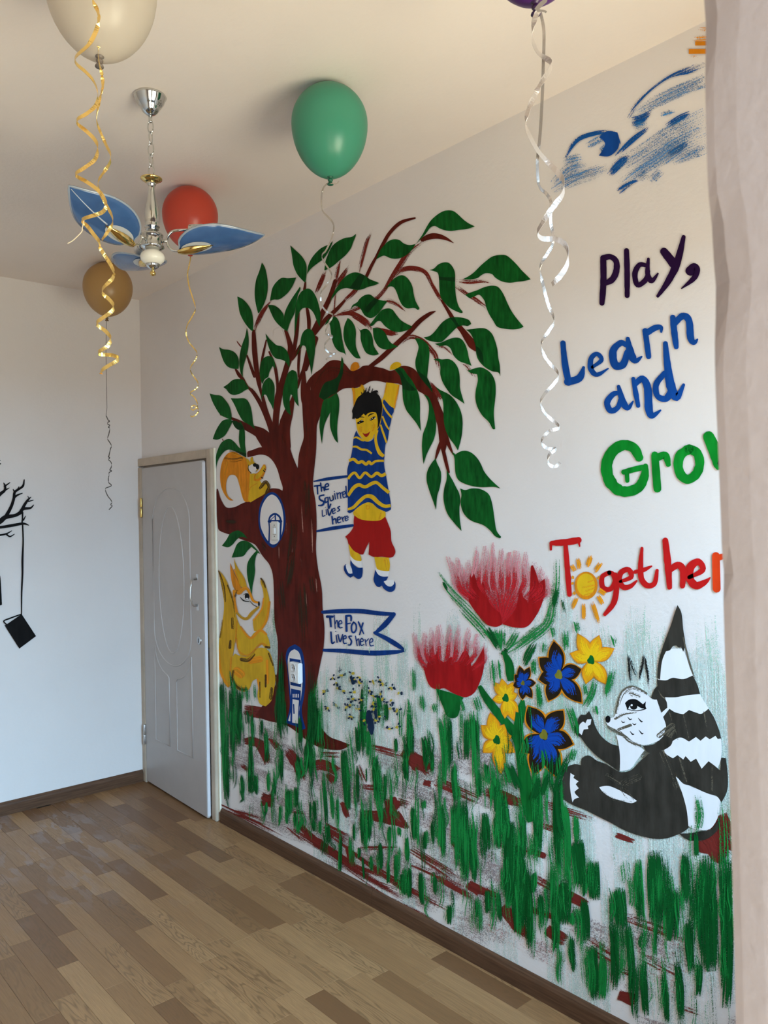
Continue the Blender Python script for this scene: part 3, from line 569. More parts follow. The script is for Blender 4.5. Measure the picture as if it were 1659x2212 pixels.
LEAVES = [
 ('A', '745,515 790,600 820,780 810,920 770,1050 715,1150 695,1165 660,1010 652,880 670,740 710,630'), ('A', '1107,295 1160,345 1250,430 1305,520 1318,610 1310,720 1300,775 1265,745 1200,670 1150,560 1130,430'),
 ('C', '350,478 300,520 190,575 90,680 35,790 20,900 70,830 170,750 220,715 270,650 320,560'), ('A', '1183,708 1080,718 1000,712 930,765 880,840 860,930 848,1008 900,990 970,986 1060,920 1130,830'),
 ('A', '430,950 500,985 570,1060 615,1150 632,1270 630,1395 590,1370 520,1280 465,1170 445,1070'), ('A', '820,1060 900,1065 970,1110 1020,1180 1030,1260 1055,1340 1070,1400 1000,1350 920,1270 870,1180'),
 ('A', '1232,825 1238,860 1200,950 1165,1150 1110,1270 1070,1395 1035,1290 1030,1200 1060,1100 1120,990 1180,900'), ('A', '1160,1500 1168,1200 1195,1000 1240,900 1290,862 1340,850 1390,880 1440,960 1475,1070 1495,1180 1485,1345 1450,1270 1410,1170 1360,1110 1300,1095 1250,1115 1215,1180 1190,1300'),
 ('B', '1180,170 1225,60 1250,-80 1290,-155 1345,-175 1395,-145 1425,-60 1425,100 1405,250 1378,418 1355,260 1320,120 1300,50 1270,35 1240,60 1210,130'), ('B', '195,55 250,85 330,95 400,130 440,190 450,260 445,335 380,335 310,310 260,250 225,160'),
 ('B', '552,-190 572,-90 575,20 555,140 515,280 500,370 500,445 470,380 455,270 462,150 490,30 530,-80'), ('B', '250,570 310,530 370,480 440,465 510,480 550,540 582,592 530,610 470,650 390,672 330,650 290,600'),
 ('B', '75,650 140,670 220,680 280,740 330,820 355,920 355,990 280,960 210,920 150,830 105,740'), ('B', '345,712 430,715 510,712 560,740 600,820 620,920 630,1020 660,1110 580,1050 500,1000 440,900 395,800'),
 ('B', '250,995 330,980 370,1010 330,1090 270,1190 180,1242 116,1234 150,1140 200,1050'), ('B', '155,1625 152,1510 170,1400 220,1290 290,1240 340,1235 400,1280 450,1340 520,1390 545,1465 480,1430 400,1390 330,1370 270,1390 210,1460 175,1530'),
 ('B', '463,1000 490,1040 520,1110 528,1200 528,1300 540,1400 540,1475 500,1420 470,1350 450,1250 455,1130 458,1060'), ('B', '790,-118 850,-40 930,30 1000,50 1060,100 1090,170 1100,240 1095,318 1050,250 1000,220 930,205 880,160 840,80 815,0'),
 ('B', '830,172 880,190 905,240 920,335 880,300 840,380 825,440 780,470 750,530 730,480 718,400 725,300 745,230 780,190'), ('B', '835,445 880,490 905,560 905,660 900,760 890,862 860,790 830,740 805,680 780,665 755,690 738,745 745,620 755,540 790,480'),
 ('B', '1130,350 1180,375 1200,450 1205,560 1200,640 1215,818 1170,760 1140,690 1115,660 1100,720 1105,840 1120,932 1070,890 1030,820 1010,700 1020,590 1050,470 1080,390'),
 ('D', '463,533 485,600 480,700 470,780 430,880 400,990 330,1030 240,1095 170,1050 190,980 240,880 330,840 400,800 440,720 450,620'), ('D', '230,1100 310,1060 400,1000 425,1060 432,1150 425,1260 410,1370 405,1500 415,1642 370,1590 320,1460 310,1340 318,1245 270,1340 240,1420 225,1510 208,1652 185,1500 178,1390 200,1220'),
 ('C', '645,385 640,420 610,490 580,570 520,650 430,730 360,790 300,830 240,855 252,750 275,680 330,560 400,490 500,440 590,425'), ('C', '945,1015 880,990 820,965 760,920 680,885 620,880 550,905 480,960 420,1040 370,1120 308,1250 360,1190 430,1110 510,1080 580,1090 650,1105 730,1095 800,1065 880,1045'),
 ('C', '1410,515 1330,530 1260,510 1200,465 1130,455 1060,480 1010,530 960,590 902,714 960,680 1010,665 1080,695 1150,705 1230,690 1300,650 1360,590'), ('E', '865,290 790,255 720,205 650,140 590,95 520,85 450,100 370,150 300,215 250,290 190,400 108,518 160,465 230,390 290,310 350,285 410,315 480,340 560,350 660,335 760,325'),
 ('C', '1010,1100 1060,1040 1100,990 1160,940 1230,915 1290,940 1340,1000 1370,1070 1385,1160 1410,1250 1458,1338 1440,1362 1390,1335 1300,1340 1240,1300 1200,1230 1160,1120 1120,1065 1060,1065'),
 ('C', '578,1355 600,1300 660,1260 700,1210 760,1170 830,1165 890,1210 960,1235 1048,1250 1000,1310 950,1380 890,1440 830,1465 770,1440 735,1400 700,1340 650,1310 610,1320'), ('C', '812,1562 860,1500 920,1420 980,1360 1050,1340 1110,1355 1160,1420 1220,1490 1300,1540 1368,1570 1320,1610 1220,1640 1130,1635 1060,1600 1010,1560 960,1505 910,1510 860,1560'),
 ('D', '245,135 280,70 330,30 380,25 420,70 445,150 460,250 480,370 518,520 490,490 430,470 380,420 345,340 325,230 310,130 285,105'), ('D', '540,40 590,80 630,150 645,230 640,330 650,430 705,558 640,550 580,490 520,400 490,310 485,220 500,130'),
 ('D', '655,150 700,200 750,180 800,190 840,240 860,310 875,400 938,502 880,520 820,510 770,480 730,400 705,310 700,220'), ('D', '860,170 930,170 990,200 1030,250 1060,320 1110,370 1185,405 1110,430 1030,445 950,420 900,360 870,280'),
 ('E', '282,850 340,830 400,775 480,750 540,765 590,830 610,900 610,1010 615,1120 630,1230 660,1320 708,1385 690,1400 620,1375 540,1330 470,1260 425,1190 410,1090 405,970 390,890 345,865'), ('E', '708,967 780,930 850,880 930,800 1010,730 1090,675 1190,655 1270,665 1340,720 1400,780 1460,850 1530,920 1578,968 1490,990 1400,1000 1310,1012 1210,995 1130,950 1080,900 1000,890 940,920 900,950 820,970'),
 ('E', '742,1165 800,1140 900,1105 980,1070 1070,1050 1150,1060 1200,1110 1240,1180 1280,1270 1330,1370 1400,1470 1488,1575 1430,1600 1350,1610 1240,1600 1150,1575 1100,1500 1050,1420 1010,1330 990,1250 950,1190 910,1165 850,1190 795,1208'),
 ('F', '328,405 400,390 470,330 560,220 650,160 740,148 840,160 910,190 935,235 890,262 830,255 760,275 700,330 600,430 540,470 440,460 370,440'), ('F', '868,310 960,300 1050,288 1130,300 1200,360 1240,450 1270,560 1280,660 1300,760 1308,905 1280,855 1200,840 1100,780 1030,700 1000,620 990,520 960,420 920,350'),
 ('F', '468,490 560,470 650,430 740,410 810,430 860,500 890,590 905,670 940,772 860,740 780,710 710,640 670,550 610,510 540,520'), ('F', '213,420 280,425 340,460 390,520 400,620 390,740 378,850 375,940 420,1030 440,1115 390,1050 330,980 260,880 225,790 222,700 245,610 260,520'),
 ('F', '452,690 510,680 560,690 640,685 700,710 750,770 780,850 790,950 790,1040 810,1130 850,1258 780,1210 690,1150 630,1080 570,980 540,880 540,780 520,720'), ('F', '858,800 900,830 960,810 1050,790 1120,815 1190,870 1240,970 1250,1100 1240,1220 1225,1380 1242,1580 1210,1578 1160,1490 1080,1410 1020,1310 990,1200 995,1080 1020,960 1010,880 920,858'),
 ('D', '1138,700 1200,675 1250,690 1300,760 1370,850 1430,970 1460,1080 1465,1200 1465,1330 1478,1490 1420,1390 1350,1300 1290,1220 1250,1100 1240,980 1235,880 1210,790'), ('F', '330,1138 390,1170 430,1260 465,1380 485,1500 480,1620 450,1730 400,1830 360,1920 325,2032 310,1900 305,1780 320,1640 360,1530 385,1420 395,1310 380,1220'),
 ('F', '468,1028 540,1080 640,1130 710,1190 770,1280 810,1380 825,1490 820,1620 800,1730 765,1855 720,1780 660,1700 610,1600 585,1480 580,1350 575,1240 540,1130'), ('G', '480,415 500,480 545,580 550,680 530,800 500,900 485,1075 450,970 400,830 368,720 365,620 390,540 440,460'),
 ('G', '620,558 665,640 700,700 740,780 780,860 795,950 785,1050 790,1200 812,1345 760,1290 700,1220 640,1140 600,1040 580,920 590,800 620,680'), ('G', '690,328 735,365 790,330 860,318 940,345 1010,410 1060,490 1100,580 1160,660 1230,730 1310,802 1220,780 1080,785 950,770 840,735 770,690 735,610 725,500 720,410'),
 ('G', '793,800 860,820 940,800 1040,805 1120,840 1170,890 1200,980 1220,1090 1235,1200 1260,1340 1320,1422 1305,1440 1240,1410 1180,1340 1090,1270 950,1220 870,1160 820,1080 800,980 810,880'),
 ('H', '232,1415 290,1340 340,1260 430,1220 500,1250 562,1325 480,1300 420,1340 370,1400 310,1435'), ('H', '358,1565 390,1480 430,1390 500,1350 580,1370 640,1420 722,1512 660,1470 610,1430 560,1480 510,1545 440,1560'),
 ('K', '590,0 652,42 610,30 585,80 570,180 575,270 560,380 540,480 530,605 505,510 475,390 462,260 475,160 520,80'),
]
for c, t in LEAVES: poly('leaf', c, t, M['leaf'], tree)
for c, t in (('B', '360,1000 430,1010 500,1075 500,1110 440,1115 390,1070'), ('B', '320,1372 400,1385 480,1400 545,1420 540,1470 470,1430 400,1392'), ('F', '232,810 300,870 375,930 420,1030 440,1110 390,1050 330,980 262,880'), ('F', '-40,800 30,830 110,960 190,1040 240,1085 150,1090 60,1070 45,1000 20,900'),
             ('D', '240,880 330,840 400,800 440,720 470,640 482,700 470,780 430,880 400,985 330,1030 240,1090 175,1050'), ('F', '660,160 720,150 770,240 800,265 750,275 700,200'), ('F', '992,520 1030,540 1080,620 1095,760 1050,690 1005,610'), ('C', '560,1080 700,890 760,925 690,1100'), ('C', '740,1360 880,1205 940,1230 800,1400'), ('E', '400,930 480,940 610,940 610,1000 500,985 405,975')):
    poly('leaf_overlap', c, t, M['leafd'], tree)  # darker green where leaf paint laps over the brown

poly('plaster_patch', 'A', '905,1385 940,1360 990,1350 1010,1400 1030,1450 1045,1520 1020,1570 960,1580 915,1560 890,1510 885,1440', M['wall'], tree, label='rough pale plaster patch')
# ---- squirrel
sq = poly('painted_squirrel', 'H', '330,222 400,215 480,262 545,300 570,400 590,480 605,560 590,700 605,850 545,855 510,830 480,740 460,640 440,570 400,515 340,510 300,560 285,640 290,720 320,790 383,837 330,832 280,780 230,680 210,560 215,440 240,330 280,262', M['orange'], mural, label='painted orange squirrel with a curled tail on the branch stub above the oval window')
poly('body', 'H', '590,500 640,490 700,500 720,580 745,620 800,590 835,640 830,700 760,765 690,805 600,860 570,830 580,700', M['foxy'], sq)
poly('head', 'H', '538,295 570,310 596,345 600,292 626,278 640,340 690,375 706,430 640,495 585,470 565,390', M['foxy'], sq)
poly('cheek', 'H', '572,400 620,370 660,400 682,425 660,480 620,490 590,465', M['wall'], sq)
poly('arm', 'H', '650,510 700,470 730,430 765,375 790,378 797,430 775,500 740,560 690,590 640,580', M['orange'], sq)
poly('arm', 'H', '665,515 715,470 745,425 770,385 785,392 785,430 750,500 700,555 660,560', M['foxy'], sq)
st = Strokes().adds('H', '575,330,10 560,420,10 600,490,10;270,300,20 235,480,16 250,680,18 330,815,10;430,530,14 470,660,16 520,830,14;300,350,30 270,500,20;590,700,16 610,660,14 680,620,14;390,230,40 500,290,50', load=.6); st.build('fur_shade', M['skind'], sq, None, 'stuff')
Strokes().adds('H', '280,300,40 380,320,50 480,300,50', load=.55).adds('H', '720,680,30 770,620,50 800,600,40 835,660,36 810,720,40 790,780,44', load=.75).adds('H', '340,200,30 460,240,60', load=.4).build('fur_shade', M['foxbr'], sq, 'dark brown paws and shadow', 'stuff')
for cx, cy, a, b_ in ((655, 382, 26, 24), (688, 405, 22, 34)): blob('eye', 'H', cx, cy, a, b_, M['hair'], sq)
stroke('paw_mark', 'H', '765,450,12 780,470,14;735,540,12 755,550,14;778,430,10 790,440,10;575,380,8 570,440,10 610,485,8;655,460,4 680,455,4', M['hair'], sq)
# ---- oval window with a painted door around the light switch
ov = poly('oval_window', 'H', '885,730 960,780 1010,870 1040,990 1048,1100 1030,1230 990,1330 930,1420 880,1440 820,1400 760,1320 720,1230 700,1100 710,950 740,850 800,760', M['navy'], mural, label='painted blue oval window in the trunk, around the light switch')
poly('pane', 'H', '880,762 940,800 990,890 1015,1000 1020,1130 1000,1260 950,1370 880,1398 820,1350 770,1270 730,1170 722,1060 740,930 780,840 830,780', M['wall'], ov)
stroke('arch', 'H', '835,1385,22 840,1200,16 836,1090,20 860,1035,26 915,1008,26 970,1045,24 988,1110,24 985,1200,22 982,1330,22;836,1104,36 988,1102,36;915,1010,18 918,1090,18;850,1090,10 905,1040,8', M['navy'], ov)
# ---- arched front door in the trunk around the power outlet
fd = poly('arched_doorway', 'L', '370,1018 430,1060 460,1140 475,1280 478,1450 462,1580 442,1690 455,1800 482,1890 440,1905 380,1872 262,1830 290,1790 318,1650 305,1450 290,1280 275,1150 300,1060', M['navy'], mural, label='painted blue arched doorway in the foot of the trunk, around the power outlet')
poly('pane', 'L', '365,1070 410,1100 435,1180 448,1320 448,1450 430,1600 414,1720 420,1800 436,1852 300,1812 332,1680 322,1480 302,1300 297,1180 320,1100', M['wall'], fd)
poly('outlet_surround', 'L', '315,1163 430,1180 434,1465 324,1442', M['navy'], fd, corner=30)
poly('door_leaf', 'L', '330,1478 432,1500 428,1620 414,1700 416,1855 322,1832 326,1650', M['navy'], fd, corner=30)
poly('door_pane', 'L', '346,1588 412,1602 404,1720 402,1842 342,1832', M['wall'], fd, corner=30)
for x in (352, 371, 388, 406): stroke('door_bar', 'L', f'{x},1535,10 {x+1},1572,10', M['wall'], fd, cap='flat')
stroke('door_pull', 'L', '357,1645,14 361,1735,14', M['navy'], fd)
# ---- the boy
boy = poly('painted_boy', 'I', '225,790 380,790 515,712 560,880 470,1000 420,1150 900,1150 980,1100 1035,985 1065,830 1100,655 1250,668 1432,715 1412,850 1362,1050 1332,1200 1290,1345 1200,1400 900,1900 800,1960 760,2050 700,2100 620,2145 540,2100 470,2030 400,1920 365,1820 345,1700 325,1560 290,1400 278,1260 270,1100 258,930', M['yel'], mural, label='painted black-haired boy in a blue and yellow wavy-striped shirt hanging from the branch')
poly('hand', 'I', '190,345 208,240 250,172 310,140 370,150 412,205 432,270 400,300 350,340 260,366', M['orange'], boy)
poly('hand', 'I', '1193,342 1190,280 1230,205 1300,152 1380,136 1450,165 1478,220 1440,258 1380,290 1300,325', M['yel'], boy)
Strokes().adds('I', '265,820,70 290,1000,70 300,1220,50;480,730,50 500,800,40;1110,665,50 1065,900,50;1415,720,40 1355,1050,60 1300,1300,40', load=.62).adds('I', '780,1740,110 760,1840,90;450,1800,90 455,1870,80;760,1640,70 790,1660,60', load=.42).adds('I', '250,200,14 330,200,14;280,250,14 350,230,14;1250,200,12 1230,300,12;1330,170,10 1290,310,10', load=.6).build('skin_shade', M['skind'], boy, 'orange shading along the arms and cheeks', 'stuff')
poly('hair', 'I', '240,1580 250,1450 238,1365 290,1230 370,1050 470,960 530,900 560,830 600,900 640,870 690,920 740,890 800,860 860,850 890,870 850,920 930,1000 970,1100 1000,1230 990,1400 960,1580 920,1740 878,1810 885,1650 870,1500 840,1410 740,1400 640,1430 580,1490 530,1440 470,1500 400,1560 345,1570 310,1540 290,1590 270,1560', M['hair'], boy, corner=45)
Strokes().adds('I', '560,960,60 600,760,16;640,950,60 700,700,14;720,950,50 770,770,14;500,960,50 460,880,20;540,930,40 520,790,14;800,940,40 900,870,16;850,950,40 910,900,14', load=.6, cap='flat').build('hair_wisp', M['hairdry'], boy, None, 'stuff')
stroke('eyebrow', 'I', '415,1530,16 480,1520,26 542,1532,14;650,1500,22 700,1458,34 790,1434,12', M['hair'], boy)
poly('eye', 'I', '362,1660 420,1630 480,1590 545,1640 500,1665 430,1690 378,1705', M['hair'], boy); poly('eye', 'I', '680,1600 720,1550 780,1512 836,1512 790,1570 720,1612', M['hair'], boy)
for x, y, a in ((486, 1612, 13), (430, 1665, 9), (750, 1552, 13), (712, 1588, 9), (815, 1550, 16)): blob('eye_light', 'I', x, y, a, a*.8, M['white'], boy)
stroke('nose', 'I', '570,1700,5 545,1800,7 560,1870,8 620,1885,8 672,1810,6', M['skind'], boy, load=.8)
poly('mouth', 'I', '493,1918 560,1945 600,1938 640,1925 702,1875 660,1970 610,2025 560,2012', M['lip'], boy); blob('lip_light', 'I', 590, 1978, 30, 12, M['tpink'], boy) if 0 else None
shirt = poly('shirt', 'J', '655,60 680,110 712,150 750,190 800,205 850,190 885,150 905,80 922,62 940,25 965,-25 985,-130 995,-230 1000,-310 1012,-345 1045,-310 1090,-260 1140,-228 1138,-180 1112,-130 1108,-80 1095,-20 1080,30 1072,110 1058,190 1030,250 1018,400 1015,500 1040,650 1075,850 1100,1000 1102,1080 1040,1110 970,1090 900,1050 850,998 790,990 720,1030 640,1090 570,1130 538,1110 545,1080 545,900 545,700 538,580 560,480 590,380 608,270 622,150', M['navy'], boy, corner=50)
for t in ('618,160,14 660,148,24 720,178,28 760,190,24', '608,270,20 660,270,28 720,303,28 790,312,28 856,358,24', '562,450,34 620,430,40 680,475,38 730,460,38 780,495,38 820,465,38 850,492,34 910,455,30 1012,450,28',
          '548,685,34 590,630,34 640,608,34 700,672,34 770,605,34 850,657,34 920,610,40 980,642,40 1036,618,44', '550,905,36 620,800,46 690,763,46 770,788,40 860,743,46 920,733,40 1000,800,40 1078,862,44', '546,1078,28 620,1050,40 700,970,44 780,910,44 860,918,56 940,990,50 1020,1036,44 1098,1030,40', '925,55,34 905,150,34 920,260,40 960,350,50 1012,392,40'):
    stroke('stripe', 'J', t, M['yel'], shirt, cap='flat')
for t in ('1008,1190,36 1080,1340,48 1160,1450,48 1242,1540,44', '1003,1500,40 1050,1620,44 1110,1750,44 1182,1850,26', '958,1715,34 1000,1860,50 1050,2000,50 1105,2170,44'):
    stroke('stripe', 'I', t, M['yel'], shirt, cap='flat')
poly('belly', 'J', '622,1105 700,1035 790,990 860,1000 930,1062 1032,1108 1030,1180 960,1225 860,1230 750,1220 680,1195 625,1155', M['yel'], boy)
stroke('navel', 'J', '790,1030,10 825,1040,10 815,1070,10 785,1070,10 790,1030,10', M['skind'], boy, load=.8)
poly('shorts', 'J', '630,1155 680,1192 750,1216 860,1227 960,1219 1030,1172 1070,1270 1100,1360 1110,1490 1150,1580 1158,1640 1130,1692 1080,1702 980,1690 890,1696 813,1660 820,1580 822,1498 780,1580 745,1662 700,1655 620,1610 560,1540 540,1470 513,1430 560,1390 600,1340 620,1290 622,1220', M['red'], boy, corner=50)
poly('leg', 'J', '555,1520 620,1610 700,1660 725,1732 700,1752 640,1732 588,1690 568,1610', M['yel'], boy); poly('leg', 'J', '888,1692 1075,1700 1090,1790 1082,1872 1000,1882 930,1852 905,1780', M['yel'], boy)
poly('sock', 'J', '578,1675 640,1735 722,1748 728,1832 660,1812 590,1752', M['white'], boy); poly('sock', 'J', '905,1832 960,1865 1082,1880 1068,1942 980,1942 900,1900', M['white'], boy)
for t, w in (('583,1728 620,1790 680,1832 738,1830 736,1900 720,1960 680,1977 640,1955 620,1935 580,1962 530,1922 496,1862 498,1812 518,1785 560,1835 600,1900 598,1850 578,1780', '518,1797 560,1780 595,1840 606,1905 560,1905 530,1852'),
             ('900,1855 940,1920 1000,1947 1068,1945 1040,2000 1010,2020 1050,2062 1100,2077 1140,2042 1143,1998 1162,2040 1152,2112 1110,2143 1060,2137 1010,2102 985,2062 950,2082 910,2062 878,1990 888,1920', '1010,2010 1060,1992 1140,1990 1142,2042 1100,2072 1050,2060')):
    sh = poly('shoe', 'J', t, M['navy'], boy); poly('toe_cap', 'J', w, M['white'], boy)
Strokes().adds('J', '600,1620,30 620,1690,20;1040,1740,60 1060,1850,40;640,1120,40 700,1190,40;980,1130,40 960,1200,40', load=.4).build('skin_shade', M['skind'], boy, None, 'stuff')

# ---- lettering
def words(name, crop, lines, mat, label, parent=mural, wob=.12):
    s = None
    for i, t in enumerate(lines):
        o = Strokes().adds(crop, t, wob=wob).build('letter' if s else name, mat, s or parent, None if s else label); s = s or o
    return s
def thick(t, k): return ';'.join(' '.join(','.join(q.split(',')[:2]+[str(float(q.split(',')[2])*k)]) for q in part.split()) for part in t.split(';'))
bs = stroke('squirrel_banner', 'J', '108,716,16 300,682,40 535,652,30', M['navy'], mural, 'painted blue-edged banner reading The Squirrel Lives here, right of the trunk')
stroke('banner_edge', 'J', '148,1360,24 350,1322,46 608,1285,34', M['navy'], bs)
for t in ('115,778,14 190,768,14;150,772,15 157,880,12', '195,738,13 206,842,13;206,805,10 230,790,12 242,838,12', '252,792,11 296,774,11 288,748,12 256,762,13 255,820,13 300,815,10', '236,893,14 182,908,14 186,950,16 235,982,18 218,1022,18 168,1028,12', '290,925,10 252,935,12 258,988,14 290,970,10;290,922,11 297,1062,16 326,1010,12',
          '310,920,10 325,966,11 355,950,9 350,895,9 363,956,8', '375,872,9 386,946,9;371,845,9 373,849,8', '405,866,10 416,940,9;410,890,8 435,862,9', '446,862,10 456,936,9;451,880,8 476,852,8', '482,890,9 514,870,9 500,845,9 480,872,10 490,926,10 522,914,8', '521,780,12 530,916,12 546,898,8',
          '215,1088,8 220,1166,9 250,1156,8', '264,1082,8 270,1146,8;256,1050,7 258,1054,6', '286,1076,11 305,1156,14 340,1070,9', '346,1105,9 381,1090,9 370,1063,9 346,1086,10 355,1132,11 386,1120,8', '442,1040,10 415,1056,11 440,1085,11 412,1106,9',
          '342,1170,14 352,1266,14;353,1218,12 383,1198,13 396,1256,12', '410,1218,10 450,1202,10 440,1174,11 411,1195,12 421,1250,13 456,1240,9', '470,1180,11 486,1236,9;475,1202,9 510,1165,9', '516,1203,8 551,1182,8 535,1163,9 512,1190,10 520,1226,10 550,1210,8'):
    stroke('letter', 'J', thick(t, 1.4), M['navy'], bs)
bf = stroke('fox_banner', 'M', '112,275,46 350,262,60 650,262,64 900,292,60 1110,302,48;1108,305,60 985,450,74 858,562,44;840,565,40 1000,642,60 1150,732,66 1265,812,30;128,810,40 400,820,58 800,850,70 1100,838,60 1265,820,26', M['navy'], mural, 'painted blue swallow-tailed banner reading The Fox Lives here, right of the trunk')
for t in ('172,338,30 250,338,26;214,338,26 226,475,22', '270,315,11 286,506,11;286,440,10 312,388,12 326,486,11', '336,446,12 380,430,12 365,392,13 336,420,15 346,492,15 386,490,12', '440,332,26 446,540,26;440,330,26 505,330,24 509,396,18;446,442,16 500,430,14', '545,415,18 515,470,20 520,540,20 548,562,20 580,520,18 578,450,18 545,415,18', '612,412,18 656,512,20 688,580,12;676,430,20 630,590,16',
          '226,555,18 240,706,22 276,694,14', '300,602,14 313,700,14;290,545,10 293,549,10', '326,590,13 356,690,17 391,590,13', '401,652,13 440,640,13 430,604,14 401,630,15 406,710,15 446,712,11', '516,612,15 478,620,16 514,680,19 500,732,20 468,736,13', '570,612,12 596,746,12;587,682,10 615,650,12 626,742,12', '641,692,11 681,680,11 665,643,12 641,670,13 650,740,13 691,730,10', '706,660,12 721,746,10;715,692,10 755,650,11', '771,702,11 816,685,11 800,643,12 771,680,13 781,746,13 826,742,9'):
    stroke('letter', 'M', thick(t, 1.2), M['navy'], bf)
words('word_play', 'T', ['690,300,50 692,480,52 680,658,44;690,292,50 750,282,44 796,320,46 796,400,52 765,465,52 715,495,44', '880,232,42 885,420,46 885,598,40', '1040,352,34 985,348,42 948,420,44 970,512,42 1035,470,42 1058,400,30;1058,300,24 1052,420,42 1085,478,42 1136,418,14', '1186,240,66 1270,345,76;1345,120,32 1292,330,62 1220,480,52 1135,602,26', '1400,396,80 1430,362,60 1458,392,44 1425,460,44 1328,540,10'], M['purple'], 'large dark purple painted word Play with a comma')
words('word_learn', 'T', ['362,985,44 378,1150,52 408,1305,56;400,1300,60 495,1270,62 530,1185,26', '602,1180,26 676,1122,36 640,1072,36 592,1110,44 590,1195,46 640,1242,38 730,1192,12', '880,1000,40 830,985,48 770,1050,62 785,1160,64 850,1160,58 888,1060,54;890,950,34 912,1060,62 950,1128,52 1003,1095,14', '1032,885,46 1045,980,48 1060,1095,42;1040,905,50 1110,862,48 1158,856,38 1163,892,20', '1256,775,44 1270,900,54 1285,1015,40;1262,835,50 1335,765,54 1388,800,58 1402,940,58 1430,980,42 1457,955,16'], M['ledge'], 'large blue painted word Learn')
words('word_and', 'T', ['825,1390,34 770,1402,42 722,1470,50 752,1536,48 810,1508,42 838,1430,42;815,1338,28 850,1460,56 890,1515,42 932,1460,14', '935,1275,32 955,1390,42 975,1495,34;950,1318,46 1010,1275,54 1052,1350,62 1062,1520,66 1090,1575,50 1157,1532,14', '1190,1232,46 1122,1320,48 1132,1415,48 1200,1438,52 1240,1380,52;1197,988,40 1212,1150,58 1240,1330,76 1288,1425,64 1345,1325,24'], M['ledge'], 'large blue painted word and, below Learn')
words('word_grow', 'U', ['868,318,66 825,245,78 745,222,80 662,270,86 615,370,88 630,480,88 690,560,88 770,584,80 862,552,78 908,470,70 918,385,40;918,390,38 840,408,46 748,432,40;772,430,38 776,500,32', '990,300,58 1010,560,62;1000,325,58 1070,300,58 1095,372,40', '1258,252,72 1190,300,74 1172,380,74 1195,455,74 1248,488,74 1310,450,74 1340,370,72 1320,285,72 1258,252,72', '1410,158,90 1455,260,96 1490,390,60 1530,300,60 1560,200,50'], M['lgreen'], 'large green painted word Grow, cut off by the door jamb')
wt = words('word_together', 'U', ['190,985,38 300,978,52 395,962,50;180,985,22 180,1035,18;393,960,28 405,1010,10;295,1000,34 310,1200,42 325,1385,38', '635,1215,34 580,1250,40 585,1330,42 640,1345,40 680,1290,40 665,1230,38 635,1215,34;680,1230,34 692,1330,42 670,1450,44 602,1540,30', '720,1285,22 805,1250,38 785,1192,42 730,1212,42 712,1275,44 745,1328,42 800,1322,36 848,1280,16', '890,1025,22 880,1150,40 885,1260,46 932,1316,44 988,1298,40 1008,1198,26;835,1210,28 900,1195,38 965,1165,12', '1072,965,46 1092,1150,54 1105,1328,40;1100,1205,40 1168,1155,54 1210,1200,54 1205,1320,40', '1258,1252,30 1362,1195,44 1330,1130,52 1268,1172,64 1262,1260,62 1310,1316,60 1380,1290,44 1420,1255,10'], M['letred'], 'large red painted word Together with a sun for its first o')
Strokes().adds('U', '1466,1085,60 1472,1340,62;1480,1100,50 1540,1090,40 1560,1150,30').build('letter', M['letor'], wt, 'orange-red last letter at the jamb')
sun = blob('painted_sun', 'U', 455, 1316, 90, 108, M['orange'], mural, label='small painted yellow sun with orange rays inside the word Together')
blob('sun_disc', 'U', 453, 1310, 70, 88, M['yel'], sun)
Strokes().adds('U', '430,1330,14 520,1310,14;450,1360,14 530,1330,14;470,1290,12 520,1270,10;440,1390,12 500,1375,12', load=.5).build('sun_shade', M['orangedry'], sun, None, 'stuff')
for t in ('340,1155,32 370,1205,28', '394,1100,34 406,1190,36', '492,1080,40 466,1172,36', '572,1135,38 522,1212,32', '538,1248,24 565,1262,26', '552,1345,34 608,1385,36', '546,1392,32 586,1460,32', '500,1440,34 530,1530,34 556,1612,20', '436,1450,30 438,1585,30', '386,1405,36 344,1500,30', '372,1362,24 355,1388,22', '336,1300,22 362,1298,20', '338,1248,24 366,1256,20'):
    stroke('sun_ray', 'U', t, M['orangedry'], sun, load=.82, cap='flat')
# ---- clouds and the corner of another sun
cl = Strokes(); cf = Strokes()
for t in ('860,655,20 900,625,16 945,630,16;890,650,50 935,665,50 945,690,40;870,700,26 920,725,30;700,740,14 760,660,20 850,628,20 930,618,14', '1000,560,34 1030,500,16 1110,420,10 1200,360,14 1290,330,34 1362,300,30', '1010,575,44 1060,560,40 1112,520,14', '935,740,14 1020,660,24 1112,590,12', '905,825,30 960,770,40 1000,730,24', '950,905,30 1000,870,22 1045,850,14', '1160,745,30 1240,700,30 1290,660,20', '1180,600,30 1240,560,30 1290,530,14'): cl.adds('Y', t, load=.74, cap='flat')
for t in ('690,760,40 780,745,50;650,880,60 720,800,60 800,770,40;640,900,40 740,850,60 850,810,60 900,780,40;730,840,20 830,800,20', '1020,540,50 1150,470,60 1280,410,60 1372,360,50;1280,420,40 1372,380,60', '930,800,80 1030,740,80 1120,690,90 1200,640,100 1372,560,110', '960,880,60 1050,810,60 1150,750,70 1250,690,90 1372,640,100', '1040,850,40 1100,810,40;1100,860,40 1160,800,40;1210,770,30 1372,700,50', '1150,540,30 1220,520,20;1020,600,40 1090,585,40', '800,690,30 880,650,40;870,720,40 900,690,40'): [cf.adds('Y', t, load=l_, cap='flat') for l_ in (.47,)]
blob_ = [(CROPS['Y'][0]+x/2.1858, y/2.1858) for x, y in ((862, 648), (900, 620), (948, 625), (957, 660), (950, 702), (910, 737), (860, 735), (884, 698), (888, 672))]
co = cf.build('painted_cloud', M['bluedry'], mural, 'dry-brushed blue painted clouds above the lettering')
poly('cloud_blob', None, None, M['ledge'], co, pts=blob_)
